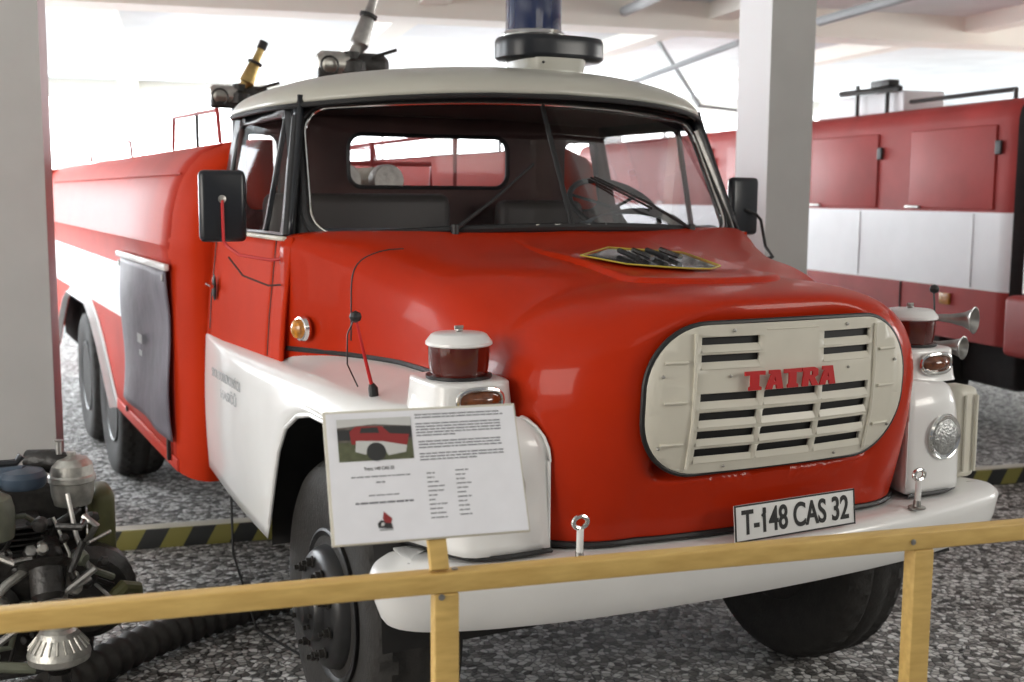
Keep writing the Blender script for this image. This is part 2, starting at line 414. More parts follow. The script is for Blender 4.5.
# slightly D shaped outline, lower corners rounder
gout=rr(-.505,.505,1.150,1.608,(.19,.19,.20,.20),12)
g=G()
g.plate(gout,[[(c[0],z0),(c[1],z0),(c[1],z1),(c[0],z1)] for c,z0,z1 in slots],CREAM,lambda x,z:(x,gy(x,z),z),us=[i*.05-.5 for i in range(1,20)],ws=[1.15+.05*i for i in range(10)])
grille=g.build('grille',truck,smooth=40,solid=.012,off=1)
g=G()
for c,z0,z1 in slots:
    g.add([(c[0],gy(c[0],z0)-.003,z0),(c[1],gy(c[1],z0)-.003,z0),(c[1],gy(c[1],z1)+.010,z0+(z1-z0)*.46),(c[0],gy(c[0],z1)+.010,z0+(z1-z0)*.46)],[(0,1,2,3)],CREAM)
g.build('louvre',grille,split=True,smooth=0,solid=.002,label='slanted cream louvre blades')
g=G()
for c,z0,z1 in slots: g.add([(c[0]-.004,gy(c[0],z0)+.017,z0-.003),(c[1]+.004,gy(c[1],z0)+.017,z0-.003),(c[1]+.004,gy(c[1],z1)+.017,z1+.003),(c[0]-.004,gy(c[0],z1)+.017,z1+.003)],[(0,1,2,3)],BLACK)
g.build('louvre_opening',grille,split=True,smooth=0,label='dark opening behind the louvres')  # black quads stand in for the shade inside the slots
g=G(); g.tube([(x*1.006,gy(x,z)+.010,1.379+(z-1.379)*1.014) for x,z in gout],.009,BLACK,8,closed=True); g.build('grille_gasket',grille,label='dark rubber gasket around the grille')
g=G()
for sx in (-1,1):   # vertical ribs beside louvres, screws, hinges
    g.tube([(sx*.352,gy(.352,z)-.006,z) for z in (1.17,1.3,1.45,1.585)],.006,CREAM,6)
    for z in (1.25,1.38,1.50): g.tube([(sx*.375,gy(.375,z)-.004,z),(sx*.45,gy(.45,z)-.004,z)],.005,CREAM,6)
    for z in (1.24,1.46): g.lathe([(.006,0),(.004,.006),(0,.007)],(sx*.455,gy(.455,z)-.002,z),STEEL,axis=(0,-1,0),n=8)
g.tube([(x,gy(x,1.578+.0)-.001,1.588) for x in (-.10,0,.10)],.002,CREAM,6)
for x in (-.22,.22):
    g.lathe([(.006,0),(.004,.006),(0,.007)],(x,gy(x,1.590)-.002,1.590),STEEL,axis=(0,-1,0),n=8)
    g.lathe([(.005,0),(.003,.006),(0,.007)],(x*1.05,gy(x,1.45)-.002,1.452),STEEL,axis=(0,-1,0),n=8)
    g.lathe([(.005,0),(.003,.006),(0,.007)],(x,gy(x,1.168)-.002,1.168),STEEL,axis=(0,-1,0),n=8)
g.build('grille_rib',grille,split=True)
# TATRA letters as polygons (unit box 1x1 each)
LT={'T':[[(0,1),(0,.78),(.05,.78),(.28,.80),(.28,.22),(.2,.16),(.2,0),(.82,0),(.82,.16),(.70,.22),(.70,.80),(1,.78),(1,1)]],
    'A':[[(.0,0),(.30,.8),(.18,.8),(.18,1),(.80,1),(1.0,0),(.62,0),(.58,.22),(.42,.22),(.36,0)],],
    'R':[[(.0,0),(.10,.8),(.0,.8),(0,1),(.72,1),(.95,.88),(.95,.56),(.74,.44),(1.0,0),(.62,0),(.44,.36),(.40,.36),(.36,0)]]}
g=G(); x=-.195; 
for ch,w in zip('TATRA',(.076,.068,.070,.070,.070)):
    poly=LT[ch][0]; hole=[]
    if ch=='A': hole=[[(.46,.40),(.56,.40),(.52,.66)]]
    if ch=='R': hole=[[(.44,.58),(.62,.58),(.62,.78),(.46,.78)]]
    lw=w-.003
    f=lambda a,b,x=x,lw=lw:(x+a*lw,gy(x+a*lw,1.44)-.020,1.408+b*.058)
    g.plate(poly,hole,REDTXT,f); x+=w
g.build('lettering',grille,smooth=0,solid=.006,label='red letters reading TATRA')

# ---- license plate
PM=Matrix.Translation((.092,2.850,.970))@Matrix.Rotation(math.radians(1),4,'Z')@Matrix.Rotation(math.radians(84),4,'X')
g=G(); g.box((0,0,0),(.50,.118,.006),WHITE,bev=.002)
g.v=[tuple(PM@Vector(v)) for v in g.v]
lp=g.build('number_plate',truck)
g=G(); 
for a,b,c,d in ((0,.056,.50,.005),(0,-.056,.50,.005),(-.2475,0,.005,.118),(.2475,0,.005,.118)): g.box((a,b,.003),(c,d,.003),TXT)
g.v=[tuple(PM@Vector(v)) for v in g.v]; g.build('plate_border',lp)
g=G(); g.add([PM@Vector(v) for v in ((-.146,.018,.0052),(-.139,.010,.0052),(-.126,.024,.0052),(-.126,.040,.0052))],[(0,1,2,3)],TXT); g.build('numeral_flag',lp,smooth=0)
textmesh('T-148 CAS 32',.108,PM@Matrix.Translation((0,-.002,.0042)),TXT,'lettering',lp,sx=.71,off=.002,label='black letters T-148 CAS 32')

# ---- bumper
def bump_plan(off=0):
    T=[(-1.10,3.30),(-1.17,3.27),(-1.235,3.19),(-1.262,3.10),(-1.235,3.03),(-1.17,2.985),(-1.08,2.96),(-.95,2.93),(-.7,2.885),(-.35,2.855),(0,2.845)]
    return T+[(-a,b) for a,b in T[-2::-1]]
bp=bump_plan(); 
# resample plan smoothly
Lq=[0]
for a,b in zip(bp,bp[1:]): Lq.append(Lq[-1]+math.dist(a,b))
TX=[(l,p[0]) for l,p in zip(Lq,bp)]; TY=[(l,p[1]) for l,p in zip(Lq,bp)]
def bplan(t):
    l=t*Lq[-1]; e=.002; x,y=sm(l,TX),sm(l,TY); x2,y2=sm(min(l+e,Lq[-1]),TX),sm(min(l+e,Lq[-1]),TY); x1,y1=sm(max(l-e,0),TX),sm(max(l-e,0),TY)
    dx,dy=x2-x1,y2-y1; q=math.hypot(dx,dy) or 1; return x,y,-dy/q,dx/q   # inward normal
prof=[(.34,.908),(.12,.910),(.05,.908),(.025,.902),(.008,.890),(0,.872),(.003,.845),(.014,.785),(.032,.735),(.045,.718),(.07,.720)]
def bpt(u,v):
    x,y,nx,ny=bplan(u); i=v*(len(prof)-1); j=min(int(i),len(prof)-2); d=lerp(prof[j][0],prof[j+1][0],i-j); z=lerp(prof[j][1],prof[j+1][1],i-j)
    e=max(0,abs(x)-.9)/.37; z2=z
    if z<.85: z2=z+e*e*.02
    dd=d
    if d>.2: # inner edge follows a straight back line
        return (x*.9 if abs(x)>.95 else x*.97, 3.26, z2)
    return (x+nx*dd,y+ny*dd,z2)
g=G(); g.grid(bpt,90,len(prof)-1,WHITE)
bumper=g.build('bumper',truck,smooth=45,solid=.005,off=-1)
g=G()
for x,z in ((-.1,.80),(.42,.80),(1.08,.82)): g.lathe([(.010,0),(.010,.003),(0,.004)],(x,interp(abs(x),[(0,2.86),(.7,2.9),(1.1,3.03)]),z),BLACK,axis=(0,-1,0),n=10)
g.build('bumper_bolt',bumper,split=True)
# ---- towing pins
for s in (-1,1):
    x=s*.681; y=2.905
    g=G(); g.tube([(x,y,.905),(x,y-.004,1.01)],.011,WHITE,10); g.lathe([(.03,.0),(.03,.006),(.014,.008),(.012,.03)],(x,y,.909),STEEL,n=14)
    g.tube([(x+.024*math.cos(a),y-.004,1.03+.018*math.sin(a)) for a in [i*PI/8 for i in range(16)]],.0075,CHROME,8,closed=True)
    g.build('bumper_pin',truck,label='white pin with a chrome ring on the bumper')

# ---- fenders
ARCH=[(5.72,.645),(5.0,.65),(4.385,.65),(4.34,.72),(4.25,.905),(4.18,1.04),(4.08,1.145),(3.93,1.215),(3.78,1.245),(3.62,1.245),(3.48,1.205),(3.38,1.13),(3.32,1.02),(3.30,.93),(3.24,.93),(3.19,.93),(3.14,.93),(3.10,.93),(3.06,.93),(3.025,.93),(3.005,.93)]
def fxo(y): return sm(y,[(3.005,.955),(3.025,.985),(3.06,1.005),(3.10,1.02),(3.14,1.033),(3.19,1.05),(3.24,1.075),(3.30,1.10),(3.40,1.16),(3.6,1.215),(3.9,1.225),(4.4,1.225),(5.0,1.205),(5.72,1.155)])
def fxi(y): return interp(y,[(3.005,.725),(3.3,.80),(3.6,.83),(3.9,.875),(4.2,.955),(4.47,1.09),(5.72,1.12)])
def fzi(y): return interp(y,[(3.045,1.345),(3.10,1.355),(3.2,1.36),(3.45,1.378),(3.85,1.390),(4.5,1.383),(5.0,1.352),(5.72,1.322)])
def fzo(y): return interp(y,[(3.045,1.315),(3.10,1.325),(3.2,1.33),(3.45,1.345),(3.85,1.355),(4.66,1.335),(5.4,1.315),(5.72,1.318)])
def fender_pt(i,v):
    y,zl=i
    xi,xo,zi,zo=fxi(y),fxo(y),fzi(y),fzo(y); r=min(interp(y,[(3.1,.035),(3.5,.10)]),(xo-xi)*.8)
    fr_=max(0,min(1,(3.36-y)/.2))
    Ly=lambda z: y+fr_*(.015*max(0,(z-.93)/.32)+.07*(max(0,z-1.23)/.12)**2)
    if v<.25:
        t=v/.25; x=lerp(xi,xo-r,t*t); z=lerp(zi,zo,t*t); q=min(1,(x-xi)/.11)
        z-=.15*fr_*(1-math.sqrt(max(0,1-(1-q)**2))); return (x,Ly(z),z)
    if v<.55:
        a=(v-.25)/.30*PI/2; z=zo-r*.8+r*.8*math.cos(a); return (xo-r+r*math.sin(a),Ly(z),z)
    t=(v-.55)/.45; z=lerp(zo-r*.8,zl,t); return (xo+.012*math.sin(t*PI)+.018*fr_*t,Ly(z),z)
YS=[]
for (a,b) in zip(ARCH,ARCH[1:]):
    n=max(1,int(abs(a[0]-b[0])/.05))
    for k in range(n): YS.append((lerp(a[0],b[0],k/n),lerp(a[1],b[1],k/n)))
YS.append(ARCH[-1])
for s in (-1,1):
    g=G()
    def fp(u,v,s=s):
        p=fender_pt(YS[round(u*(len(YS)-1))],v); return (s*p[0],p[1],p[2])
    g.grid(fp,len(YS)-1,28,WHITE)
    # front closure, slightly bulged
    def fc(u,v,s=s):
        p=fender_pt(YS[-1],v); y_,_z=YS[-1]; zi_=fzi(y_); dq=(zi_-p[2])/.15
        x0=fxi(y_) if dq>=1 else min(p[0],fxi(y_)+.11*(1-math.sqrt(max(0,1-(1-max(0,dq))**2)))); xx=lerp(p[0],x0,u); return (s*xx,p[1]-.012*math.sin(u*PI),p[2])
    g.grid(fc,6,28,WHITE)
    g.grid(lambda u,v,s=s:(s*fxi(lerp(3.005,3.30,u)),lerp(3.005,3.30,u),lerp(.93,fzi(lerp(3.005,3.30,u))-.15*max(0,min(1,(3.36-lerp(3.005,3.30,u))/.2)),v)),8,6,WHITE)
    g.build('fender',truck,smooth=60,solid=.003,off=-1,label='white front fender on the %s side of the truck'%('left-hand' if s<0 else 'right-hand'))
    # beading lip along arch
    g=G(); g.tube([(s*(fxo(y)+.004),y,z) for y,z in YS if z>.66 and y>3.30],.009,WHITE,8); g.build('fender_lip',truck)
    # inner dark wheel housing
    g=G()
    def ih(u,v,s=s):
        a=v*PI; return (s*lerp(.66,1.19,u),3.83-.62*math.cos(a),.60+.66*math.sin(a))
    g.grid(ih,2,20,DARK); g.grid(lambda u,v,s=s:(s*.66,lerp(3.21,4.45,u),lerp(.7,1.3,v)),2,2,DARK)
    g.build('wheel_housing',truck,smooth=40)
    # black seam between fender and hood
    g=G(); g.tube([(s*(hood_ring(1+(y-3.303)/1.167)[0]+.004),y,fzi(y)+.004) for y in [3.42+.06*i for i in range(18)]],.011,BLACK,6); g.build('fender_seal',truck)
    g=G(); g.tube([(s*(fxo(y)+.002),y,.925) for y in (3.30,3.24,3.19,3.14,3.10,3.06,3.025)]+[(s*.90,2.992,.925),(s*.73,2.992,.925)]+[(s*.86,3.036,.925),(s*.76,3.04,.925)],.008,BLACK,6); g.build('bumper_seal',truck)
    # outboard mud flap panel
    if s>0: g=G()
    if s>0: g.box((s*1.195,3.22,1.085),(.115,.13,.36),CREAM,bev=.03); g.box((s*1.225,3.145,1.085),(.012,.012,.30),CREAM,bev=.004); g.box((s*1.17,3.147,1.085),(.010,.012,.30),CREAM,bev=.004)
    if s>0: g.build('step_box',truck,label='cream ribbed box at the outer end of the bumper')
    # lamp pod
    g=G()
    def pod(u,v,s=s):
        # rounded box section rings rising
        z=lerp(1.315,1.427,min(1,u*1.15)); q=max(0,(u-.87)/.13); sc_=1-.0*u-.14*q*q; sc_*=1.06-.10*min(1,u*1.15)**.6
        z=z+.008*math.sin(q*PI/2)
        a=v*2*PI; n=5; c,sn=math.cos(a),math.sin(a)
        x=.130*math.copysign(abs(c)**(2/n),c)*sc_; y=.150*math.copysign(abs(sn)**(2/n),sn)*sc_
        return (s*(.925+x),3.235+y,z)
    g.grid(pod,16,40,WHITE,cv=True); top=[pod(1,j/40) for j in range(40)]; g.add(top,[tuple(range(40))],WHITE)
    podo=g.build('lamp_pod',truck,smooth=50)
    g=G(); lc=(s*.925,3.068,1.383)
    ov=[(lc[0]+.072*math.copysign(abs(math.cos(a))**.75,math.cos(a)),lc[1]+.010*abs(math.cos(a)),lc[2]+.036*math.copysign(abs(math.sin(a))**.8,math.sin(a))) for a in [i*PI/16 for i in range(32)]]
    g.tube(ov,.008,CHROME,8,closed=True); g.build('lamp_ring',podo,label='chrome ring')
    g=G(); 
    g.grid(lambda u,v,lc=lc:(lc[0]+.068*u*math.cos(v*2*PI),lc[1]+.008*u*u-.016*(1-u*u),lc[2]+.033*u*math.sin(v*2*PI)),6,32,AMBERD); g.build('lamp_lens',podo,label='dark amber lens')
    # beacon on fender
    bx,by=s*.930,3.222
    g=G(); g.lathe([(.098,0),(.102,.006),(.102,.012)],(bx,by,1.432),BLACK,n=40)
    g.lathe([(.086,0),(.092,.035),(.095,.085),(.095,.095)],(bx,by,1.440),BROWNL,n=40)
    bc=g.build('fender_beacon',truck,smooth=30,label='round beacon lamp with dark red-brown lens and white cap on the fender')
    g=G(); g.lathe([(.098,0),(.103,.004),(.102,.012),(.086,.033),(.078,.037),(.03,.040),(0,.041)],(bx,by,1.534),WHITE,n=40); g.build('beacon_cap',bc,label='white cap')
    g=G(); g.lathe([(.008,0),(.014,.004),(.014,.008),(.006,.010),(.006,.016),(0,.018)],(bx,by,1.575),STEEL,n=12); g.tube([(bx-.014,by,1.589),(bx+.014,by,1.589)],.005,STEEL,6); g.build('wing_nut',bc)
    # headlamp
    hx,hy,hh=s*.900,3.02,1.125
    ax=(s*.10,-1,0)
    g=G(); g.lathe([(.070,-.02),(.078,0),(.084,.012),(.086,.022),(.080,.029),(.074,.026)],(hx,hy,hh),CHROME,axis=ax,n=40)
    hl=g.build('headlamp',truck,label='round headlamp with chrome rim')
    g=G(); g.lathe([(.076,.018),(.062,.029),(.04,.036),(0,.039)],(hx,hy,hh),LENS,axis=ax,n=32); g.build('headlamp_lens',hl)
    # side amber lamp on cowl
    lx,ly,lz=s*1.075,4.33,1.475
    g=G(); g.lathe([(.046,0),(.050,.012),(.046,.026),(.040,.028)],(lx,ly,lz),CHROME,axis=(s,-.25,0),n=28); tl=g.build('side_lamp',truck,label='round amber side lamp in chrome ring')
    g=G(); g.lathe([(.041,.022),(.034,.045),(.018,.056),(0,.060)],(lx,ly,lz),AMBER,axis=(s,-.25,0),n=24); g.build('side_lamp_lens',tl)
    # marker rod
    g=G(); 
    if s<0:
        g.tube([(-1.103,3.5,1.33),(-1.106,3.5,1.37),(-1.112,3.5,1.385)],[.016,.016,.009],BLACK,10); mr=g.build('marker_rod_base',truck)
        g=G(); g.tube([(-1.108,3.5,1.37),(-1.135,3.5,1.48),(-1.160,3.5,1.59)],[.0065,.0055,.0045],REDTXT,8); g.build('marker_rod',mr,label='thin red marker rod with black ball')
        g=G(); g.lathe([(0,-.02),(.016,-.012),(.02,0),(.016,.012),(0,.02)],(-1.163,3.5,1.603),BLACK,n=16); g.build('marker_ball',mr,label='black ball tip')
        g=G(); g.tube([(-1.165,3.5,1.60),(-1.19,3.5,1.55),(-1.185,3.52,1.45),(-1.14,3.55,1.37)],.0025,BLACK,6); g.build('marker_cable',mr)
    else:
        g.tube([(1.30,3.46,1.37),(1.335,3.48,1.50),(1.345,3.5,1.60)],.004,BLACK,8); g.tube([(1.16,3.42,1.33),(1.30,3.46,1.375)],.008,BLACK,8); mr=g.build('marker_rod',truck,label='thin black marker rod with ball')
        g=G(); g.lathe([(0,-.02),(.016,-.012),(.02,0),(.016,.012),(0,.02)],(1.347,3.5,1.612),BLACK,n=16); g.build('marker_ball',mr)
# fender inscription (left side)
SM_=Matrix(((0,0,-1,-1.225),(-1,0,0,5.03),(0,1,0,1.185),(0,0,0,1)))
SM2=Matrix(((0,0,-1,-1.226),(-1,0,0,4.98),(0,1,0,1.11),(0,0,0,1)))
textmesh('SBOR DOBROVOLN\u00ddCH',.058,SM_,GREYT,'lettering',truck,sx=.80,off=0,label='small grey inscription, upper line')
textmesh('HASI\u010c\u016e',.058,SM2,GREYT,'lettering',truck,sx=1.4,off=0,label='small grey inscription, lower line')

# ---- cab body (below the belt), door panels in red with white lower part already covered by fender mesh
def cabx(z): return interp(z,[(.6,1.16),(1.30,1.15),(1.50,1.135),(1.80,1.10),(2.36,.985)])
for s in (-1,1):
    g=G()
    cs=lambda y0,y1:(lambda u,v,s=s:(s*cabx(lerp(1.25,1.82,v)),lerp(y0,y1,u),lerp(1.25,1.82,v)))
    g.grid(cs(4.42,4.618),4,10,REDDULL); g.build('cowl_side',truck,smooth=50,solid=.01,off=-1)
    g=G(); g.grid(cs(5.657,5.72),2,10,REDDULL); g.build('rear_pillar',truck,smooth=50,solid=.01,off=-1)
    g=G(); g.grid(cs(4.622,5.653),18,10,REDDULL); dr=g.build('door',truck,smooth=50,solid=.01,off=-1)
    # door gap lines
    g=G()
    g.tube([(s*(cabx(z)+.001),5.655,z) for z in (1.34,1.5,1.65,1.8)],.0035,BLACK,6)
    g.tube([(s*(cabx(z)+.001),4.62,z) for z in (1.34,1.5,1.65,1.8)],.0025,INTERIOR,6)
    g.build('door_gap',dr,split=True,label='dark door gap')
    # handle
    g=G(); ov=[]
    g.lathe([(.022,0),(.024,.006),(.018,.012),(0,.013)],(s*1.142,5.545,1.545),BLACK,axis=(s,0,0),n=20)
    for i in range(1): pass
    g.v=[(v[0],v[1],1.545+(v[2]-1.545)*2.6) for v in g.v]
    hd=g.build('door_handle_plate',dr,label='black oval handle recess')
    g=G(); g.tube([(s*1.155,5.60,1.56),(s*1.175,5.57,1.56),(s*1.175,5.47,1.555)],.009,CHROME,8); g.build('door_handle',dr,label='small chrome handle')
    # belt strip
    g=G(); g.tube([(s*1.112,y,1.812) for y in (4.46,4.8,5.2,5.66)],.010,CREAM,8); g.build('belt_moulding',truck)
    # upper side frame with window holes
    hole1=rr(5.46-.0,5.46+.0001,1.9,1.9001,.00001) 
    win=rr(4.855,5.60,1.835,2.305,(.03,.03,.09,.03),5)
    q=[(4.835,1.835),(4.835,2.305),(4.74,2.30),(4.60,1.865),(4.60,1.835)][::-1]
    fr=[(4.47,1.815),(5.70,1.815),(5.70,2.385),(4.66,2.385)]
    g=G(); fs=lambda y,z,s=s:(s*(cabx(z)+.0),y,z)
    g.plate(fr,[win,q],BLKGLOSS,fs,us=(4.6,4.9,5.2,5.5),ws=(1.9,2.1,2.3))
    g.build('door_window_frame',dr,smooth=50,solid=.02,off=-1)
    g=G(); g.plate([(y,z) for y,z in win],[],GLASS,lambda y,z,s=s:(s*(cabx(z)-.010),y,z),ws=(1.9,2.1,2.3)); g.plate(q,[],GLASS,lambda y,z,s=s:(s*(cabx(z)-.010),y,z)); g.build('door_window',dr,smooth=0)
    # A pillar trim grey-green
    g=G(); g.tube([(s*1.085,4.50,1.82),(s*1.03,4.60,2.10),(s*.985,4.68,2.295)],.026,BLACK if s<0 else STEEL,10); g.build('windscreen_pillar',truck)
    # bulge of the mirror
    mx,my=s*1.293,4.71
    g=G(); g.box((mx,my,1.937),(.185,.05,.285),BLKGLOSS,bev=.035,rz=s*.12); 
    mo=g.build('mirror',truck,smooth=40,label='black rounded rectangular wing mirror')
    g=G(); g.box((mx,my+.027,1.937),(.16,.006,.26),CHROME,bev=.03,rz=s*.12); g.build('mirror_glass',mo)
    if s<0:
        g=G(); g.tube([(-1.30,my-.03,1.96),(-1.302,my-.045,1.80),(-1.29,my-.05,1.78),(-1.25,4.62,1.745),(-1.16,4.50,1.73),(-1.115,4.47,1.735)],.0065,REDTXT,8)
        g.tube([(-1.285,4.66,1.735),(-1.245,4.60,1.665),(-1.17,4.50,1.63),(-1.12,4.465,1.635)],.004,INTERIOR,8)
        g.build('mirror_arm',mo,label='thin red mirror arm')
        g=G(); g.lathe([(.016,0),(.016,.006),(.007,.008),(0,.012)],(-1.30,my-.026,1.965),STEEL,axis=(0,-1,0),n=14); g.build('mirror_joint',mo)
        g=G(); g.box((-1.112,4.475,1.685),(.022,.035,.10),REDTXT,bev=.006); g.lathe([(.018,0),(.018,.03),(0,.032)],(-1.112,4.475,1.715),OILY,n=12); g.build('mirror_bracket',mo)
    else:
        g=G(); g.tube([(1.29,my-.03,1.92),(1.345,my-.04,1.90),(1.37,my-.05,1.87),(1.372,4.62,1.74),(1.32,4.5,1.695),(1.12,4.42,1.67)],.008,BLACK,8)
        g.tube([(1.25,my,1.9),(1.10,4.60,1.90)],.014,BLACK,8); g.build('mirror_arm',mo,label='black bent mirror arm')

# rear cab wall with one wide window and two corner windows
def rw(x,z):
    a=abs(x); cx_=cabx(z) if z>1.2 else 1.15
    k=max(0,(a-.80)/(.30)); y=5.655-.16*k*k
    return (math.copysign(min(a,cx_+.02),x)*.99,y,z)
g=G()
cw=lambda s:[(s*a,b) for a,b in rr(.80,1.0,1.90,2.28,.06,4)]
g.plate([(-1.09,1.2),(1.09,1.2),(1.09,1.8),(1.0,2.38),(-1.0,2.38),(-1.09,1.8)],[rr(-.445,.445,2.022,2.285,.07,5),cw(-1),cw(1)],INTERIOR,rw,us=[-.95,-.9,-.85,.85,.9,.95,-.8,.8,-.7,.7])
rwo=g.build('cab_rear_wall',truck,smooth=40,solid=.02)
g=G(); g.tube([ (x,5.64,z) for x,z in rr(-.445,.445,2.022,2.285,.07,5)],.012,BLACK,6,closed=True)
for s in (-1,1): g.tube([rw(x,z) for x,z in cw(s)],.012,BLACK,6,closed=True)
g.build('rear_window_gasket',rwo,split=True)
g=G(); g.plate(rr(-.445,.445,2.022,2.285,.07,5),[],GLASS,lambda x,z:(x,5.648,z)); g.build('rear_window',rwo,smooth=0)
# cab red back exterior and floor
g=G(); g.box((0,5.05,1.22),(2.10,1.20,.04),DARK); g.box((0,5.685,1.50),(2.1,.02,.60),RED); g.build('cab_floor',truck,smooth=0)

# ---- windscreen
def ws(u,v):   # u -1..1, v 0..1
    X=lerp(1.005,.955,v)*u; bow=.285*(1-abs(u)**2); Y=lerp(4.45,4.715,v)-bow; Z=lerp(1.822+.045*(1-u*u),2.330+.036*(1-u*u),v)
    return (X,Y,Z)
wo=rr(-1,1,0,1,.0,1)
def wsout(r=.14,n=8):
    P=[]
    rx,rz=.095,.20
    for (cx_,cz,a0) in ((-1+rx,0+rz,PI),(1-rx,rz,1.5*PI),(1-rx,1-rz,0),(-1+rx,1-rz,.5*PI)):
        for k in range(n+1): a=a0+k/n*PI/2; P.append((cx_+rx*math.cos(a),cz+rz*math.sin(a)))
    # densify long edges
    Q=[]
    for i in range(len(P)):
        a,b=P[i],P[(i+1)%len(P)]; m=max(1,int(math.dist(a,b)/.08))
        for k in range(m): Q.append((lerp(a[0],b[0],k/m),lerp(a[1],b[1],k/m)))
    return Q
g=G(); g.plate(wsout(),[],WSGLASS,ws,us=[i*.1-.9 for i in range(19)],ws=(.25,.5,.75)); wsO=g.build('windscreen',truck,smooth=60)
g=G(); g.tube([Vector(ws(u,v))+Vector((0,-.008,0)) for u,v in wsout()],.0065,CHROME,8,closed=True); g.build('windscreen_trim',wsO,label='thin chrome trim around the windscreen')
g=G(); g.tube([Vector(ws((u)*1.016,.5+(v-.5)*1.035))+Vector((0,.004,0)) for u,v in wsout()],.018,BLACK,8,closed=True); g.build('windscreen_gasket',wsO,label='black rubber gasket')
g=G(); g.tube([Vector(ws(0,v))+Vector((0,-.004,0)) for v in (0,.25,.5,.75,1)],.011,BLACK,8); g.build('centre_bar',wsO,label='black centre bar')
# surround panel (black) between windscreen and roof/pillars
g=G()
def wsx(u,v): return Vector(ws(u,v))+Vector((0,.02,0))
inn=wsout(); outp=[]
for u,v in inn: outp.append((u*1.07+ (0), .5+(v-.5)*1.14))
n=len(inn); vs=[wsx(*p) for p in inn]+[wsx(max(-1.06,min(1.06,p[0]*1.02)),p[1]) for p in outp]
g.add(vs,[(i,(i+1)%n,n+(i+1)%n,n+i) for i in range(n)],BLACK); g.build('windscreen_frame',truck,smooth=60,solid=.01)
# wipers
for (a,b) in (((-.50,-.01),(-.12,.50)),((.66,-.01),(.16,.40))):
    p0=Vector(ws(a[0],a[1]))+Vector((0,-.03,.0)); p1=Vector(ws(b[0],b[1]))+Vector((0,-.025,0)); pm=Vector(ws((a[0]+b[0])/2,(a[1]+b[1])/2))+Vector((0,-.045,0))
    g=G(); g.tube([p0,pm,p1],[.009,.006,.004],BLACK,8); g.lathe([(.016,-.02),(.016,.02),(0,.022)],p0,BLACK,n=12); w=g.build('wiper_arm',truck)
    ts=[-.30,-.15,0,.15,.30]
    g=G(); q=[]
    for t in ts:
        uu=lerp(a[0],b[0],.72+t); vv=lerp(a[1],b[1],.72+t); q.append(Vector(ws(uu,vv))+Vector((0,-.014,-.008)))
    g.tube(q,.005,BLACK,6); g.build('wiper_blade',w)

# ---- roof
def roofout(a):
    c,s_=math.cos(a),math.sin(a); n=4.2
    x=1.075*math.copysign(abs(c)**(2/n),c); y=.60*math.copysign(abs(s_)**(2/n),s_)
    yc=5.16; Y=yc+y
    if y<0: Y-= .30*(1-(x/1.075)**2)*(abs(y)/.60)   # front bows forward
    return x,Y
def roof(u,v):
    r=math.sin(u*PI/2); a=v*2*PI; x,Y=roofout(a); yc=5.08
    X=x*r; YY=yc+(Y-yc)*r
    ed=2.350+.055*(1-(X/1.075)**2)
    H=.132
    z=ed+H*(1-r**4.5)**.5
    return (X*(1-.012*0),YY,z-.0)
g=G(); g.grid(roof,30,96,ROOF,cv=True)
def lip(u,v):
    p=Vector(roof(1,v)); return (p.x*(1-.02*u),5.08+(p.y-5.08)*(1-.02*u),p.z-.020*u)
g.grid(lip,3,96,ROOF,cv=True)
rf=g.build('cab_roof',truck,smooth=60,label='rounded cream cab roof')
g=G()
P=[]
for j in range(96):
    p=Vector(roof(1,j/96)); P.append((p.x*1.004,5.08+(p.y-5.08)*1.004,p.z-.018))
g.tube(P,.011,BLACK,8,closed=True); g.build('rain_gutter',rf,label='black rain gutter')
g=G(); g.grid(lambda u,v:(lerp(-.98,.98,u),lerp(4.66-.22*(1-(lerp(-1,1,u))**2),5.62,v),2.352+.0*v+.03*(1-lerp(-1,1,u)**2)),12,4,INTERIOR); g.build('headliner',rf)
# roof pod + speaker bar + blue beacon
pc=Vector((.14,4.66,0))
g=G()
def podr(u,v):
    a=v*2*PI; n=3.5; c,s_=math.cos(a),math.sin(a); k=1-.28*math.sin(min(1,u)*PI/2) if u<.6 else .72+.20*((u-.6)/.4)
    k=interp(u,[(0,1.05),(.3,.90),(.6,.80),(1,.86)])
    x=.175*k*math.copysign(abs(c)**(2/n),c); y=.20*k*math.copysign(abs(s_)**(2/n),s_); return (pc.x+x,pc.y+y,lerp(2.40,2.575,u))
g.grid(podr,8,40,ROOF,cv=True); g.add([podr(1,j/40) for j in range(40)],[tuple(range(40))],ROOF); pd=g.build('beacon_plinth',truck,smooth=50,label='cream plinth on the cab roof')
g=G(); g.lathe([(0,0),(.006,.0),(.006,.006),(0,.008)],(pc.x-.10,pc.y-.165,2.552),BLACK,axis=(0,-1,0),n=8); g.build('plinth_bolt',pd)
g=G()
def bar(u,v):
    a=v*2*PI; c,s_=math.cos(a),math.sin(a); n=2.6; k=interp(u,[(0,.93),(.12,1.0),(.85,1.0),(1,.96)])
    x=.245*k*math.copysign(abs(c)**(2/n),c); y=.17*k*math.copysign(abs(s_)**(2/n),s_); return (pc.x+.02+x,pc.y+y,lerp(2.572,2.672,u))
g.grid(bar,8,56,BLKGLOSS,cv=True); g.add([bar(1,j/56) for j in range(56)],[tuple(range(56))],BLKGLOSS); g.add([bar(0,j/56) for j in range(56)],[tuple(range(56))],BLKGLOSS)
bb=g.build('siren_box',truck,smooth=50,label='wide black oval siren box under the beacon')
bx,by=pc.x-.055,pc.y+.01
g=G(); g.lathe([(.140,0),(.143,.012),(.135,.024),(.128,.030)],(bx,by,2.671),CHROME,n=40); g.build('beacon_ring',bb)
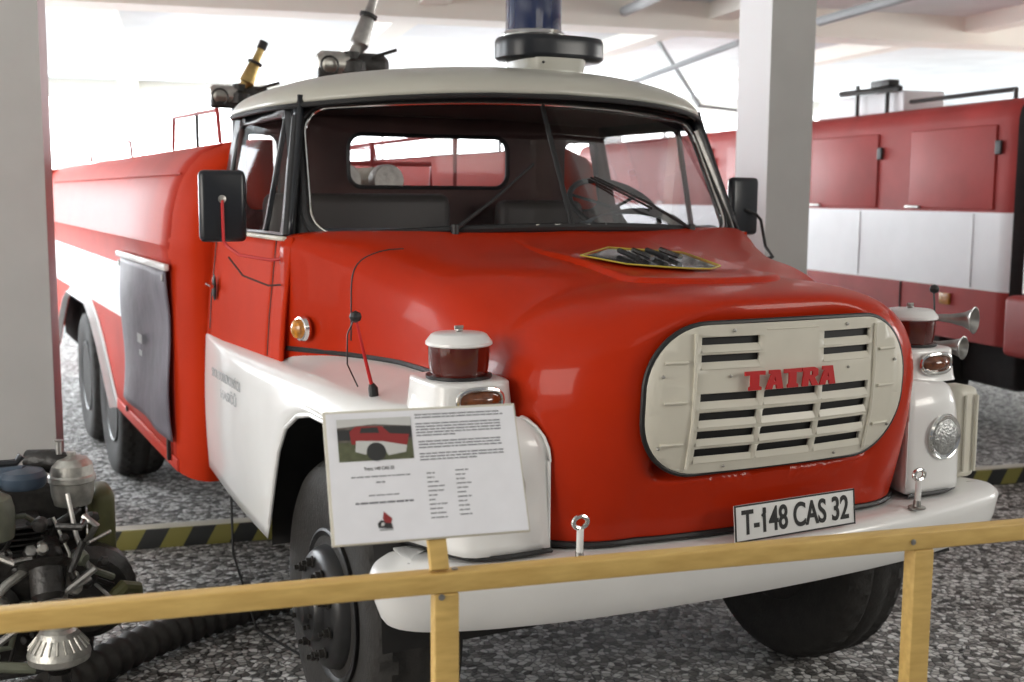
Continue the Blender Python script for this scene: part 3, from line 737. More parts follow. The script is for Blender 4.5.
g=G(); g.lathe([(.124,0),(.124,.14),(.118,.17),(.10,.19),(.05,.20),(0,.202)],(bx,by,2.699),BLUEL,n=40); g.build('roof_beacon',truck,smooth=35,label='dark blue cylindrical beacon lens')

# ---- cab interior
g=G(); g.box((-.45,5.25,1.60),(.95,.45,.16),SEATM,bev=.05); g.box((-.45,5.47,1.78),(.95,.12,.42),SEATM,bev=.05); g.build('seat',truck,split=True)
g=G(); g.box((.55,5.25,1.60),(.5,.45,.16),SEATM,bev=.05); g.box((.55,5.47,1.76),(.5,.12,.40),SEATM,bev=.05); g.build('seat',truck,split=True)
g=G(); g.grid(lambda u,v:(lerp(-1.02,1.02,u),lerp(4.49,4.72,v)-.24*(1-lerp(-1,1,u)**2)*(1-v*.6),1.815+.035*math.sin(v*PI)-(.16 if v>.95 else 0)),20,10,DASH); da=g.build('dashboard',truck,smooth=50,solid=.01)
g=G(); g.grid(lambda u,v:(.62+.27*math.cos(u*PI),4.62+.13*v*1.0,1.83+.10*math.sin(u*PI)*(1-.3*v)),16,4,DASH); g.build('instrument_binnacle',da)
sw=Vector((.60,4.80,1.93)); tilt=math.radians(35)
def swp(a,r): return sw+Vector((r*math.cos(a),-r*math.sin(a)*-math.cos(tilt)*1.0,r*math.sin(a)*math.sin(tilt)*1.0)) 
g=G(); g.tube([swp(i*2*PI/40,.225) for i in range(40)],.014,BLACK,10,closed=True)
for a in (.5,PI-.5,1.5*PI): g.tube([sw,swp(a,.22)],.008,BLACK,6)
g.tube([sw,sw+Vector((0,-.18,-.25))],.025,BLACK,8); g.build('steering_wheel',truck)

# ---- tank body
PROF=[(.565,1.25),(1.20,1.25),(1.545,1.25),(1.68,1.25),(1.72,1.262),(1.745,1.25),(1.90,1.232),(2.00,1.205),(2.08,1.17),(2.15,1.12),(2.20,1.065),(2.235,1.0),(2.25,.93),(2.25,.80)]
def px_(z): return interp(z,PROF[:-1])
BS,BE=6.05,13.2
ARW=[(6.05,.565),(8.05,.565),(8.35,.745),(8.62,.92),(8.95,1.08),(9.25,1.165),(10.4,1.165),(10.7,1.08),(11.0,.92),(11.3,.745),(11.6,.565),(13.2,.565)]
for s in (-1,1):
    g=G()
    ys=sorted(set([p[0] for p in ARW]+[6.05+.25*i for i in range(29)]))
    def lowz(y): return interp(y,ARW)
    def tb(u,v,s=s):
        y=ys[round(u*(len(ys)-1))]; j=round(v*(4+len(PROF)-2)); lz=lowz(y)
        if j<=4: z=lerp(lz,1.20,j/4) if lz<1.2 else 1.2; return (s*1.25,y,z)
        z,x=PROF[j-3]; return (s*x,y,z)
    nv=4+len(PROF)-2
    def mf(u,v):
        j=int(v*nv); 
        return WHITEBG if j==4 and ys[min(len(ys)-1,int(u*(len(ys)-1)))]>7.0 else REDPALE
    g.grid(tb,len(ys)-1,nv,REDPALE,mf=mf)
    g.build('tank_body_side',truck,smooth=40,solid=.01,off=-1,label='long faded red side with a white stripe')
    # corner shroud between cab and body
    def sh(u,v,s=s):
        z=lerp(.565,2.25,v); xb=interp(z,[(a,b) for a,b in PROF[:-1]]); bul=.07*math.sin(min(1,max(0,(z-.5)/1.5))*PI)
        a=u*PI/2; y0=5.73; 
        return (s*(xb-.11+ .11*math.sin(a)), lerp(y0,6.06+bul,1-math.cos(a)), z)
    g=G(); g.grid(sh,10,28,REDDULL)
    g.grid(lambda u,v,s=s:(s*lerp(.80,interp(lerp(.565,2.25,v),PROF[:-1])-.11,u),5.73,lerp(.565,2.25,v)),3,28,REDDULL)
    g.build('body_corner_panel',truck,smooth=45,label='bright red rounded corner panel behind the cab door')
    # white wheel arch lip
    g=G(); L=[(y,z) for y,z in ARW if z>.56 and 8.0<y<11.7]
    vs=[];fs=[]
    n=len(L)
    for y,z in L: 
        dy=-.045 if y<9.2 else (.045 if y>10.5 else 0)
        vs+=[(s*1.256,y,z),(s*1.256,y+dy*1.2,z+.05),(s*1.30,y,z)]
    for i in range(n-1):
        a,b=i*3,(i+1)*3; fs+=[(a,b,b+1,a+1),(a,b,b+2,a+2)]
    g.add(vs,fs,WHITE); g.build('wheel_arch_trim',truck,smooth=0,solid=.006,label='white wheel arch edge')
    # running skirt rail
    g=G(); g.box((s*1.235,7.0,.60),(.05,2.0,.07),REDPALE,bev=.01); g.build('skirt_rail',truck)
    g=G(); g.lathe([(.02,0),(.02,.01),(0,.012)],(s*1.26,7.55,.64),OILY,axis=(s,0,0),n=10); g.box((s*1.27,6.15,.66),(.02,.03,.12),OILY,bev=.005); g.build('skirt_catch',truck,split=True)
    # top moulding along the body
    g=G(); g.tube([(s*1.175,y,2.085) for y in (6.1,9,13.2)],.006,REDPALE,6); g.build('roof_moulding',truck)
# deck
g=G(); g.box((0,9.6,1.97),(2.3,7.1,.03),REDPALE); g.box((0,5.76,1.25),(1.7,.03,1.40),RED)
for s in (-1,1): g.grid(lambda u,v,s=s:(s*.80,lerp(5.73,13.2,u),lerp(1.97,2.25,v)),4,1,REDPALE)
g.box((0,13.2,1.4),(2.4,.03,1.65),REDPALE); g.build('tank_deck',truck,smooth=0)
g=G(); g.box((0,8.6,1.0),(1.0,9.0,.30),DARK,bev=.03); g.box((0,8.2,.75),(.3,9.2,.3),DARK,bev=.05); g.box((0,6.95,.95),(2.2,1.6,.7),DARK,bev=.05); g.box((0,4.6,1.0),(1.2,2.6,.5),DARK,bev=.05); g.box((0,11.8,.9),(2.2,1.5,.7),DARK,bev=.05)
g.build('chassis',truck)
g=G(); g.tube([(-1.1,3.85,.55),(0,3.85,.62),(1.1,3.85,.55)],.07,DARK,10)
for y in (8.50,9.82): g.tube([(-1,y,.55),(0,y,.6),(1,y,.55)],.08,DARK,10)
g.build('axle',truck,split=True)

# suction hoses on the deck and a handrail
g=G(); 
def ribs(p0,p1,r,n,amp): 
    return [Vector(p0).lerp(Vector(p1),i/n) for i in range(n+1)],[r+(amp if i%2 else 0) for i in range(n+1)]
for i,(x,m_) in enumerate(((-.55,BEIGE),(-.30,BEIGE),(-.05,BEIGE))):
    a,b=ribs((x,6.2,2.06),(x,9.6,2.06),.075,60,.006); g=G(); g.tube(a,b,m_,14)
    for y in (6.15,9.65): g.lathe([(.085,-.05),(.09,-.04),(.09,.04),(.085,.05)],(x,y,2.06),ALU,axis=(0,1,0),n=20)
    ho=g.build('suction_hose',None,smooth=40,origin=(x,7.9,1.985))
    tag(ho,['leftmost of the three beige suction hoses seen through the rear cab window','middle one of the three beige suction hoses seen through the rear cab window','rightmost of the three beige suction hoses seen through the rear cab window'][i],'hose','suction hoses on the truck deck')
g=G(); g.tube([(-.35,6.9,2.0),(-.35,6.9,2.17),(.45,6.7,2.17),(.45,6.7,2.0)],.014,REDPIPE,8); g.tube([(.1,6.78,2.0),(.1,6.78,2.30)],.016,REDPIPE,8)
g.tube([(.30,6.0,2.0),(.30,6.0,2.32),(.30,9,2.30)],.012,REDPIPE,8); g.build('hose_rack',truck,split=True,label='thin red pipe rack on the deck')
for s in (-1,1):
    g=G(); g.tube([(s*.95,6.2,2.25),(s*.95,6.25,2.42),(s*.95,7.4,2.44),(s*.95,7.45,2.25)],.011,REDPIPE,8)
    for y in (6.75,): g.tube([(s*.95,y,2.24),(s*.95,y,2.43)],.010,OILY ,8)
    g.tube([(s*.95,9.0,2.25),(s*.95,9.05,2.36),(s*.95,11.2,2.37),(s*.95,11.2,2.25)],.010,REDPIPE,8)
    g.build('handrail',truck,split=True,label='low red handrail on the body roof')
# water cannons
def cannon(base,tip,sc_,mats,lab):
    b=Vector(base); g=G()
    g.lathe([(.10*sc_,-.36),(.10*sc_,-.30),(.06*sc_,-.28),(.06*sc_,-.05),(.09*sc_,-.03),(.09*sc_,.03),(.05*sc_,.05),(.05*sc_,.09),(0,.10)],b,OILY,n=20)
    for sx in (-1,1): g.lathe([(.055*sc_,-.10*sc_),(.07*sc_,-.06*sc_),(.07*sc_,.06*sc_),(.045*sc_,.09*sc_),(0,.10*sc_)],b+Vector((sx*.12*sc_,0,.02)),ALU if sx<0 else OILY,axis=(sx,0,0),n=16); 
    g.box(b+Vector((0,-.02,-.01)),(.42*sc_,.05,.12*sc_),OILY,bev=.015)
    c=g.build('water_cannon',truck,label=lab)
    t=Vector(tip); d=(t-b); g=G()
    pts=[b+Vector((0,0,.05)),b+d*.25,b+d*.30,b+d*.62,b+d*.66,b+d*.80,t]
    g.tube(pts,[.035*sc_,.04*sc_,.055*sc_,.040*sc_,.03*sc_,.026*sc_,.024*sc_],mats[0],14)
    g.build('cannon_barrel',c)
    g=G(); g.tube([b+d*.63,b+d*.67],.052*sc_,BLACK,14); g.tube([b+d*.9,t+d*.04],.032*sc_,BLACK,14); g.build('barrel_collar',c,split=True)
    g=G(); a=b+Vector((.10,-.06,.06)); g.tube([a,a+Vector((.12,-.08,.04))],.010,OILY,8)
    g.tube([b+Vector((-.16*sc_+.05*math.cos(k*PI/8),-.09,.0+.05*math.sin(k*PI/8))) for k in range(16)],.007,OILY,6,closed=True); g.build('cannon_handwheel',c,split=True)
cannon((-.12,6.5,2.70),(.04,6.5,3.16),1.0,(STEEL,),'grey water cannon with an upright barrel behind the cab roof')
cannon((-.52,7.5,2.58),(-.36,7.5,2.93),.9,(BRASS,),'smaller water cannon with a brass barrel')
# canvas cover
g=G()
def cv(u,v):
    y=lerp(6.03,7.56,u); z=lerp(.72,1.60,v); z-=.035*u*0; dx=.012*math.sin(u*9+v*2)*(1-v)+.010*math.sin(v*7+u*3)+.02*math.exp(-((u-.15)**2+(v-.9)**2)*60)
    return (-1.276-dx,y,z)
g.grid(cv,30,24,TARP)
cvo=g.build('canvas_cover',truck,smooth=60,solid=.008,label='grey-violet canvas cover hanging on the body side')
g=G(); g.box((-1.28,6.80,1.615),(.03,1.58,.035),WHITE,bev=.008); g.build('cover_rail',cvo,label='white rail above the cover')
g=G()
for y in (6.08,7.50): g.lathe([(.018,0),(.018,.008),(.008,.01)],(-1.285,y,1.56),STEEL,axis=(-1,0,0),n=12)
g.build('cover_eyelet',cvo,split=True)
g=G(); g.box((-1.294,6.80,1.17),(.002,.14,.05),GREYT); g.box((-1.294,6.78,1.09),(.002,.08,.03),GREYT); g.build('cover_print',cvo,smooth=0,label='faded print patch')
# horns on the right fender
for (x,y,z,r) in ((1.43,3.36,1.492,.052),(1.42,3.40,1.375,.045)):
    g=G(); d=Vector((.35,-.93,0)).normalized() if z>1.4 else Vector((.3,-.95,0)).normalized()
    P=[(.010,-.30),(.012,-.18),(.018,-.10),(.030,-.04),(r*.9,-.008),(r+.004,0),(r-.002,.002),(r*.5,-.03),(.006,-.08)]
    g.lathe(P,(x,y,z),STEEL,axis=d,n=28); tag_=g.build('air_horn',truck,label='silver trumpet horn on the right-hand fender')
g=G(); g.tube([(1.10,3.50,1.33),(1.20,3.60,1.40),(1.33,3.62,1.49)],.014,WHITE,8); g.tube([(1.10,3.50,1.31),(1.32,3.62,1.375)],.014,WHITE,8); g.box((1.22,3.52,1.32),(.2,.08,.05),WHITE,bev=.01); g.build('horn_bracket',truck,split=True)

# ---- wheels
def wheel(cx_,cy_,s,kind,label=None):
    """s outward direction in x"""
    Rr=.525; w=.29 ; g=G(); 
    prof=[(.262,.0),(.275,-.012),(.34,.005),(.42,.018),(.475,.012),(.497,.0),(.512,-.02),(.520,-.035),(.523,-.055),(.525,-.085),(.526,-.12),(.526,-.15),(.525,-.18),(.525,-.205),(.523,-.235),(.520,-.255),(.512,-.27),(.497,-.29),(.475,-.302),(.42,-.308),(.34,-.295),(.275,-.278),(.262,-.29)]
    def mod(i,k,r):
        if 6<=i<=16: return r-(.014 if (k+ (i//2)%2*2)%4<1 and i not in (10,11) or i in (9,12) else 0)
        return r
    C=Vector((cx_,cy_,.525))
    g.lathe(prof,C,TYRE,axis=(s,0,0),n=144,mod=mod)
    ty=g.build('tyre',truck,smooth=40,label=label)
    g=G()
    if kind=='front':
        g.lathe([(.258,-.285),(.275,-.280),(.262,-.26),(.245,-.2),(.24,-.1),(.245,-.03),(.262,-.008),(.278,-.004),(.280,.004),(.270,.008),(.252,.0),(.240,-.012),(.232,-.03),(.226,-.03),(.222,.0),(.214,.030),(.200,.048),(.165,.058),(.125,.060),(.115,.062),(.108,.085),(.10,.092),(.0,.094)],C,RIMM,axis=(s,0,0),n=48)
    else:
        g.lathe([(.258,-.285),(.262,-.26),(.245,-.2),(.245,-.03),(.262,-.008),(.278,-.004),(.280,.004),(.268,.006),(.245,-.01),(.232,-.04),(.225,-.12),(.215,-.16),(.12,-.165),(.11,-.10),(.10,-.03),(.07,-.02),(0,-.018)],C,RIMM,axis=(s,0,0),n=48)
    rm=g.build('rim',ty,smooth=40)
    dn=.060 if kind=='front' else -.162
    for k in range(10):
        a=2*PI*k/10+.2; p=C+Vector((s*dn,.168*math.cos(a),.168*math.sin(a)))
        g=G(); g.lathe([(.022,-.002),(.022,.004),(.016,.006),(.016,.022),(.009,.024),(.009,.038),(0,.039)],p,OILY,axis=(s,0,0),n=6); g.build('wheel_nut',ty,smooth=0)
    if kind=='front':
        g=G()
        for k in range(8):
            a=2*PI*k/8; p=C+Vector((s*.093,.065*math.cos(a),.065*math.sin(a))); g.lathe([(.009,0),(.009,.010),(0,.012)],p,OILY,axis=(s,0,0),n=6)
        g.lathe([(.05,.0),(.045,.02),(.03,.028),(0,.03)],C+Vector((s*.093,0,0)),RIMM,axis=(s,0,0),n=24); g.build('hub_cap',ty)
for s in (-1,1):
    wheel(s*1.135,3.88,s,'front')
    for y in (8.50,9.82):
        wheel(s*1.225,y,s,'rear')
# trailing cable below
g=G(); g.tube([(-1.15,5.3,.68),(-1.17,5.2,.35),(-1.12,5.0,.05),(-1.0,4.7,.012),(-.8,4.4,.012)],.006,BLACK,6); g.build('ground_cable',truck)

# ================================================================ railing and information board
rdir=Vector((.9829,-.185,0)); rn=Vector((-.185,-.9829,0)); RO=Vector((-1.415,2.222,0)); rang=math.atan2(rdir.y,rdir.x)
railing=thing('wooden_railing','yellow varnished wooden railing running across the foreground in front of the fire truck','railing',tuple(RO))
def rbox(g,t,z,off,d,m,bev=.003): c=RO+rdir*t+rn*off; g.box((c.x,c.y,z),d,m,rz=rang,bev=bev)
g=G(); rbox(g,.35,1.168,0,(4.6,.045,.044),WOOD,.004); g.build('top_rail',railing)
g=G(); rbox(g,0.0,.5725,.0,(.054,.045,1.145),WOOD,.004); g.build('post',railing,label='railing post below the information board')
g=G(); rbox(g,1.18,.5725,.0,(.054,.045,1.145),WOOD,.004); g.build('post',railing)
g=G(); rbox(g,-1.35,.5725,.0,(.054,.045,1.145),WOOD,.004); g.build('post',railing)
g=G(); rbox(g,2.40,.5725,.0,(.054,.045,1.145),WOOD,.004); g.build('post',railing)
for t,z in ((0.022,1.187),(-.012,1.14),(1.145,1.168)):
    g=G(); c=RO+rdir*t+rn*(.024 if z<1.18 else 0); g.lathe([(.007,0),(.007,.002),(0,.004)],(c.x,c.y,z+(.004 if z>1.18 else 0)),STEEL,axis=(rn.x,rn.y,0) if z<1.18 else (0,0,1),n=12); g.build('screw',railing)
# little support strut of the board
board=thing('information_board','white printed information board with a small photo, on a strut above the railing','sign',(RO.x,RO.y,1.19))
tl=Vector((-1.655,2.345,1.545)); 
# board frame from corner rays
CAMP=Vector((-2.385,0,1.99))
BL=Vector((-1.650,2.265,1.2615)); BRc=Vector((-1.226,2.186,1.262))
bu=(BRc-BL).normalized(); bw=(BRc-BL).length
lean=math.radians(27)
bv=(Vector((0,0,1))*math.cos(lean)-rn*math.sin(lean)); bv=(bv-bu*bv.dot(bu)).normalized(); bn=bu.cross(bv).normalized()
bh=.292
BMx=Matrix(((bu.x,bv.x,bn.x,BL.x),(bu.y,bv.y,bn.y,BL.y),(bu.z,bv.z,bn.z,BL.z),(0,0,0,1)))@Matrix.Rotation(math.radians(0),4,'Z')
def bbox(g,x0,x1,y0,y1,z,t,m,bev=0): g.box(((x0+x1)/2,(y0+y1)/2,z),(x1-x0,y1-y0,t),m,bev=bev)
def bapply(g): g.v=[tuple(BMx@Vector(v)) for v in g.v]; return g
g=G(); bbox(g,0,bw,0,bh,-.005,.008,CREAM,.001); bapply(g).build('backing_panel',board)
g=G(); bbox(g,.006,bw-.004,.003,bh-.006,.0005,.002,PAPER); pp=bapply(g).build('printed_sheet',board,smooth=0)
g=G(); bbox(g,.205,.245,-.064,.20,-.021,.022,WOOD,.002); bapply(g).build('strut',board)
W_=bw; 
# picture
px0,px1,py0,py1=.028,.190,.178,.272
C1=mat('print_grey_brown',(.16,.14,.12),.6,noise=.5,nscale=80); C2=mat('print_red',(.30,.03,.03),.6); C3=mat('print_pale',(.62,.62,.60),.6); C4=mat('print_dark',(.035,.035,.035),.6); C5=mat('print_green',(.12,.13,.07),.6,noise=.3,nscale=60)
g=G()
def ppoly(pts,z,m,x0=px0,y0=py0,w=px1-px0,h=py1-py0):
    g.add([(x0+a*w,y0+b*h,z) for a,b in pts],[tuple(range(len(pts)))],m)
ppoly([(0,0),(1,0),(1,1),(0,1)],.0022,C5)
ppoly([(0,.45),(1,.45),(1,1),(0,1)],.0024,C1)
ppoly([(0,.80),(.5,.86),(1,.78),(1,1),(0,1)],.0025,C3)
ppoly([(.62,.55),(1,.50),(1,.78),(.62,.80)],.0026,C4)
ppoly([(0,.5),(.2,.5),(.2,.75),(0,.75)],.0026,C4)
ppoly([(.18,.40),(.92,.30),(.96,.58),(.70,.62),(.60,.80),(.25,.82),(.16,.70)],.0028,C2)
ppoly([(.30,.66),(.56,.64),(.54,.78),(.32,.78)],.0030,C4)
ppoly([(.22,.22),(.36,.14),(.40,.34),(.58,.36),(.66,.10),(.90,.16),(.92,.32),(.60,.44),(.24,.48)],.0030,C3)
ppoly([(.50+.13*math.cos(a),.20+.22*math.sin(a)) for a in [i*PI/10 for i in range(20)]],.0032,C4)
bapply(g).build('photograph',pp,smooth=0,label='small printed photograph of the red and white truck')
# logo
g=G(); lx,ly=.098,.028
ppoly([(.05,.1),(.95,.0),(.9,.30),(.7,.45),(.2,.55),(.0,.35)],.0022,C4,lx,ly,.034,.036)
ppoly([(.1,0),(.95,0),(.95,.12),(.1,.12)],.0023,GREYT,lx,ly-.003,.034,.036)
ppoly([(.35,.55),(.45,.95),(.95,.55),(.85,.3),(.5,.35)],.0025,C2,lx,ly,.034,.040)
ppoly([(.2,.2),(.4,.2),(.45,.4),(.25,.4)],.0026,C3,lx,ly,.034,.036)
bapply(g).build('logo',pp,smooth=0,label='small dark and red logo')
# text
textmesh('Tatra 148 CAS 32',.0105,BMx@Matrix.Translation((.112,.160,.0020)),TXT,'lettering',pp,sx=.85,off=.0001,ext=.0001,label='title reading Tatra 148 CAS 32')
g=G(); RT=random.Random(3)
def line(x0,x1,y,h=.0026,m=SIGNT):
    x=x0
    while x<x1-.003:
        w=min(RT.uniform(.006,.022),x1-x); g.box((x+w/2,y,.0018),(w,h,.0004),m); x+=w+.0022
line(.050,.178,.143,.0024); line(.103,.122,.130,.003)
line(.085,.150,.102,.0022); line(.055,.180,.086,.0040)
y=.275
for n_,last,ind in ((2,.17,0),(5,.06,0),(3,.16,.003),(3,.10,.003)):
    for i in range(n_):
        line(.200+ind,(.200+last+.03) if i==n_-1 else .392,y); y-=.0066
    y-=.0075
for i in range(11):
    line(.214,.214+RT.uniform(.012,.042),.143-i*.0098,.0024)
    line(.278,.278+RT.uniform(.016,.036),.146-i*.0098,.0024)
bapply(g).build('text_lines',pp,smooth=0,label='rows of fine grey print')

# ================================================================ portable pump in the left corner
pump=thing('motor_fire_pump','old oily engine-driven fire pump with cast metal housing, on the gravel at the left edge','pump',(-2.2,4.75,0))
ex,ey=-2.22,4.62    # anchor
def E_(x,y,z): return Vector((x,y,z))
# frame
g=G()
for y in (4.78,5.05): g.tube([(-2.75,y,.10),(-2.0,y,.10)],.022,OILY,8)
for y in (): pass
for x in (-2.7,-2.05): g.tube([(x,4.75,.10),(x,5.1,.10)],.022,OILY,8)
for x,y in ((-2.7,4.78),(-2.05,4.78),(-2.7,5.05),(-2.05,5.05)): g.tube([(x,y,.0),(x,y,.42)],.018,OILY,8)
g.tube([(-2.45,4.48,.30),(-2.05,4.47,.58)],.014,STEEL,8)
g.build('pump_frame',pump,split=True)
g=G(); g.box((-2.40,5.0,.52),(.76,.16,.60),OILY,bev=.04); g.box((-2.45,4.9,.35),(.55,.38,.40),OILY,bev=.05); g.box((-2.3,4.82,.52),(.32,.30,.22),OILY,bev=.04)
g.lathe([(.17,-.1),(.19,-.06),(.19,.06),(.15,.10),(.06,.11)],(-2.05,4.80,.40),OILY,axis=(0,-1,0),n=28); g.lathe([(.11,0),(.12,.04),(.09,.07),(0,.08)],(-2.42,4.68,.40),OILY,axis=(0,-1,0),n=20)
for k in range(6): g.box((-2.36,4.80,.60+.022*k),(.30,.26,.008),OILY,bev=.002)
g.build('engine_block',pump)
g=G() # olive side fuel tank / radiator
g.grid(lambda u,v:(-1.965+.048*math.copysign(abs(math.cos(v*2*PI))**.5,math.cos(v*2*PI))*1.0,4.92+.11*math.copysign(abs(math.sin(v*2*PI))**.5,math.sin(v*2*PI)),lerp(.30,.74,u)+.0),8,32,OLIVE,cv=True)
def tk(u,v):
    a=v*2*PI; k=math.cos(u*PI/2)**.6; return (-1.965+.048*k*math.copysign(abs(math.cos(a))**.5,math.cos(a)),4.92+.11*k*math.copysign(abs(math.sin(a))**.5,math.sin(a)),.74+.055*math.sin(u*PI/2))
g.grid(tk,6,32,OLIVE,cv=True); g.build('fuel_tank',pump,label='narrow olive green tank')
g=G(); g.lathe([(.04,-.12),(.070,-.11),(.080,-.07),(.084,-.02),(.090,-.015),(.090,.005),(.084,.012),(.080,.05),(.06,.075),(.025,.085),(.018,.088),(.018,.10),(0,.102)],(-2.085,4.80,.865),ALU,n=32); 
g.tube([(-2.06,4.80,.89),(-2.16,4.83,.93),(-2.24,4.88,.93)],[.055,.048,.042],OILY,16); g.lathe([(.012,0),(.012,.05),(.02,.055),(0,.06)],(-2.13,4.80,.96),STEEL,n=10)
g.build('carburettor_housing',pump,label='rounded cast aluminium housing on top')
g=G(); g.lathe([(.075,-.035),(.084,-.02),(.086,.01),(.075,.03),(.03,.042),(0,.043)],(-2.27,4.72,.895),BLUEGREY,n=32); g.tube([(-2.27,4.72,.895),(-2.40,4.78,.91),(-2.55,4.80,.91)],[.05,.045,.045],BLUEGREY,14); g.build('air_filter',pump,label='dark blue-grey round air filter')
g=G(); g.lathe([(.02,-.12),(.09,-.11),(.095,-.08),(.095,.0),(.085,.04),(.05,.06),(0,.068)],(-2.41,4.55,.83),GREYGREEN,n=32); g.build('float_chamber',pump,label='grey-green domed canister')
g=G(); g.tube([(-2.45,4.60,.97),(-2.36,4.60,.985),(-2.30,4.60,.985),(-2.28,4.60,1.01)],.014,BLKGLOSS,8); g.build('crank_handle',pump)
PR=random.Random(5)
g=G()
for i in range(26):
    a=Vector((PR.uniform(-2.45,-2.02),PR.uniform(4.50,4.70),PR.uniform(.30,.78))); b=a+Vector((PR.uniform(-.12,.12),PR.uniform(-.05,.05),PR.uniform(-.16,.10))); c=(a+b)/2+Vector((PR.uniform(-.04,.04),-.05,PR.uniform(-.03,.05)))
    g.tube([a,c,b],PR.uniform(.006,.014),PR.choice((OILY,OILY,GREYGREEN,STEEL)),8)
g.tube([(-2.12,4.66,.83),(-2.10,4.60,.68),(-2.06,4.58,.55)],.010,STEEL,8); g.tube([(-2.18,4.60,.76),(-2.13,4.56,.62),(-2.15,4.55,.45)],.006,ALU,8)
g.tube([(-2.28,4.56,.58),(-2.36,4.50,.55),(-2.42,4.47,.50)],.018,ALU,10)
g.build('fuel_pipe',pump,split=True)
g=G()
for i in range(40):
    c=Vector((PR.uniform(-2.5,-2.0),PR.uniform(4.52,4.66),PR.uniform(.25,.78))); r=PR.uniform(.012,.03)
    ax=(PR.uniform(-1,1),-1,PR.uniform(-.6,1)); g.lathe([(r,-r),(r*1.1,0),(r*.8,r*.6),(0,r*.8)],c,PR.choice((OILY,OILY,STEEL,ALU,GREYGREEN)),axis=ax,n=PR.choice((6,12,16)))
g.build('fitting',pump,split=True)
g=G(); g.tube([(-2.36,4.50,.40),(-2.34,4.46,.47),(-2.30,4.46,.44)],.012,REDTXT,8); g.lathe([(.026,0),(.028,.02),(0,.03)],(-2.22,4.50,.40),REDTXT,axis=(0,-1,0),n=12); g.build('red_tap',pump,label='small red tap')
g=G(); g.tube([(-1.98,4.60,.40),(-1.93,4.62,.44),(-1.88,4.66,.42),(-1.87,4.68,.30)],.03,OLIVE,10); g.build('outlet_elbow',pump)
# bell mouthed suction head
g=G(); cB=Vector((-2.20,4.36,.25))
g.lathe([(.062,.22),(.064,.17),(.052,.16),(.052,.13),(.066,.12),(.072,.10),(.100,.065),(.112,.035),(.108,.012),(.07,-.008),(0,-.012)],(cB.x,cB.y,cB.z+.03),ALU,n=40); 
for k in range(22):
    a=2*PI*k/22; g.tube([cB+Vector((.074*math.cos(a),.074*math.sin(a),.130)),cB+Vector((.106*math.cos(a),.106*math.sin(a),.090))],.004,ALU,6)
g.lathe([(.045,.0),(.06,.02),(.06,.12),(.10,.14)],(cB.x-.02,cB.y+.1,.48),OILY,axis=(0,.5,.8),n=20)
g.build('suction_head',pump,label='silver ribbed bell-shaped suction head')
g=G(); g.tube([(cB.x,cB.y,.24),(cB.x,cB.y,.0)],.04,OILY,12); g.tube([(-2.5,4.4,.3),(-2.28,4.38,.26)],.02,GREYGREEN,10); g.build('drain_pipe',pump,split=True)

pump.location.x+=.20; pump.location.y+=.05
# ribbed hose on the floor
def hosepts():
    K=[(-2.9,4.20,.075),(-2.4,4.38,.075),(-2.0,4.66,.075),(-1.65,4.95,.075),(-1.3,5.15,.075),(-.95,5.28,.075),(-.6,5.30,.075)]
    TXx=[(i,k[0]) for i,k in enumerate(K)]; TYy=[(i,k[1]) for i,k in enumerate(K)]
    return [Vector((sm(i/24*1.0*1,TXx),sm(i/24,TYy),.078)) for i in range(24*6+1)]
P=hosepts(); g=G(); g.tube(P,[.064+.013*(1 if i//2%2 else 0) for i in range(len(P))],HOSE,18)
o=g.build('ribbed_suction_hose',None,smooth=60,origin=(-1.7,5.0,0)); tag(o,'dark ribbed rubber hose lying on the gravel behind the left part of the railing','hose')

# ================================================================ background fire truck
def pt(x,y,z): return tuple(BF(x,y,z))
bgt=thing('background_fire_truck','second red fire truck with a broad white stripe, parked behind the grey column at right','fire truck',pt(5.2,11,0))
X0=3.975; Y0=7.22; Y1=17.5; X1=6.4
g=G()
BP=[(.80,0,0),(.80,0,REDBG),(1.235,0,0),(1.86,0,0),(2.60,0,0),(2.68,.03,0),(2.74,.09,0),(2.77,.18,0)]
zz=[.80,1.0,1.235,1.5,1.865,2.2,2.60,2.68,2.735,2.765,2.775]; xx=[0,0,0,0,0,0,0,.02,.06,.13,.25]
def bgside(u,v):
    j=round(v*(len(zz)-1)); t=u
    # plan: front corner rounded then side
    n=round(u*24)
    if n<=8: a=n/8*PI/2; x=X0+.22-.22*math.sin(a); y=Y0+.22-.22*math.cos(a)
    else: x=X0; y=lerp(Y0+.22,Y1,(n-8)/16)
    # tumble-in at the top
    return pt(x+xx[j],y,zz[j])
def bgm(u,v):
    if u<.2: return DARK
    z=zz[int(v*(len(zz)-1))]; return WHITEBG if 1.23<z<1.86 else REDBG
g.grid(bgside,24,len(zz)-1,REDBG,mf=bgm)
g.grid(lambda u,v:pt(lerp(X0+.22,X1,u),Y0,zz[round(v*(len(zz)-1))]),2,len(zz)-1,DARK)
g.grid(lambda u,v:pt(lerp(X0+.25,X1,u),lerp(Y0,Y1,v),2.775),2,2,REDBG)
g.grid(lambda u,v:pt(X1,lerp(Y0,Y1,u),lerp(.8,2.775,v)),2,2,REDBG)
g.build('body',bgt,smooth=40)
def bdoor(y0,y1,z0,z1,name='compartment_door',lab=None):
    g=G(); c=BF(X0-.008,(y0+y1)/2,(z0+z1)/2); g.box(c,(.022,y1-y0,z1-z0),REDBG,rz=BR,bev=.012); d=g.build(name,bgt,smooth=40)
    return d
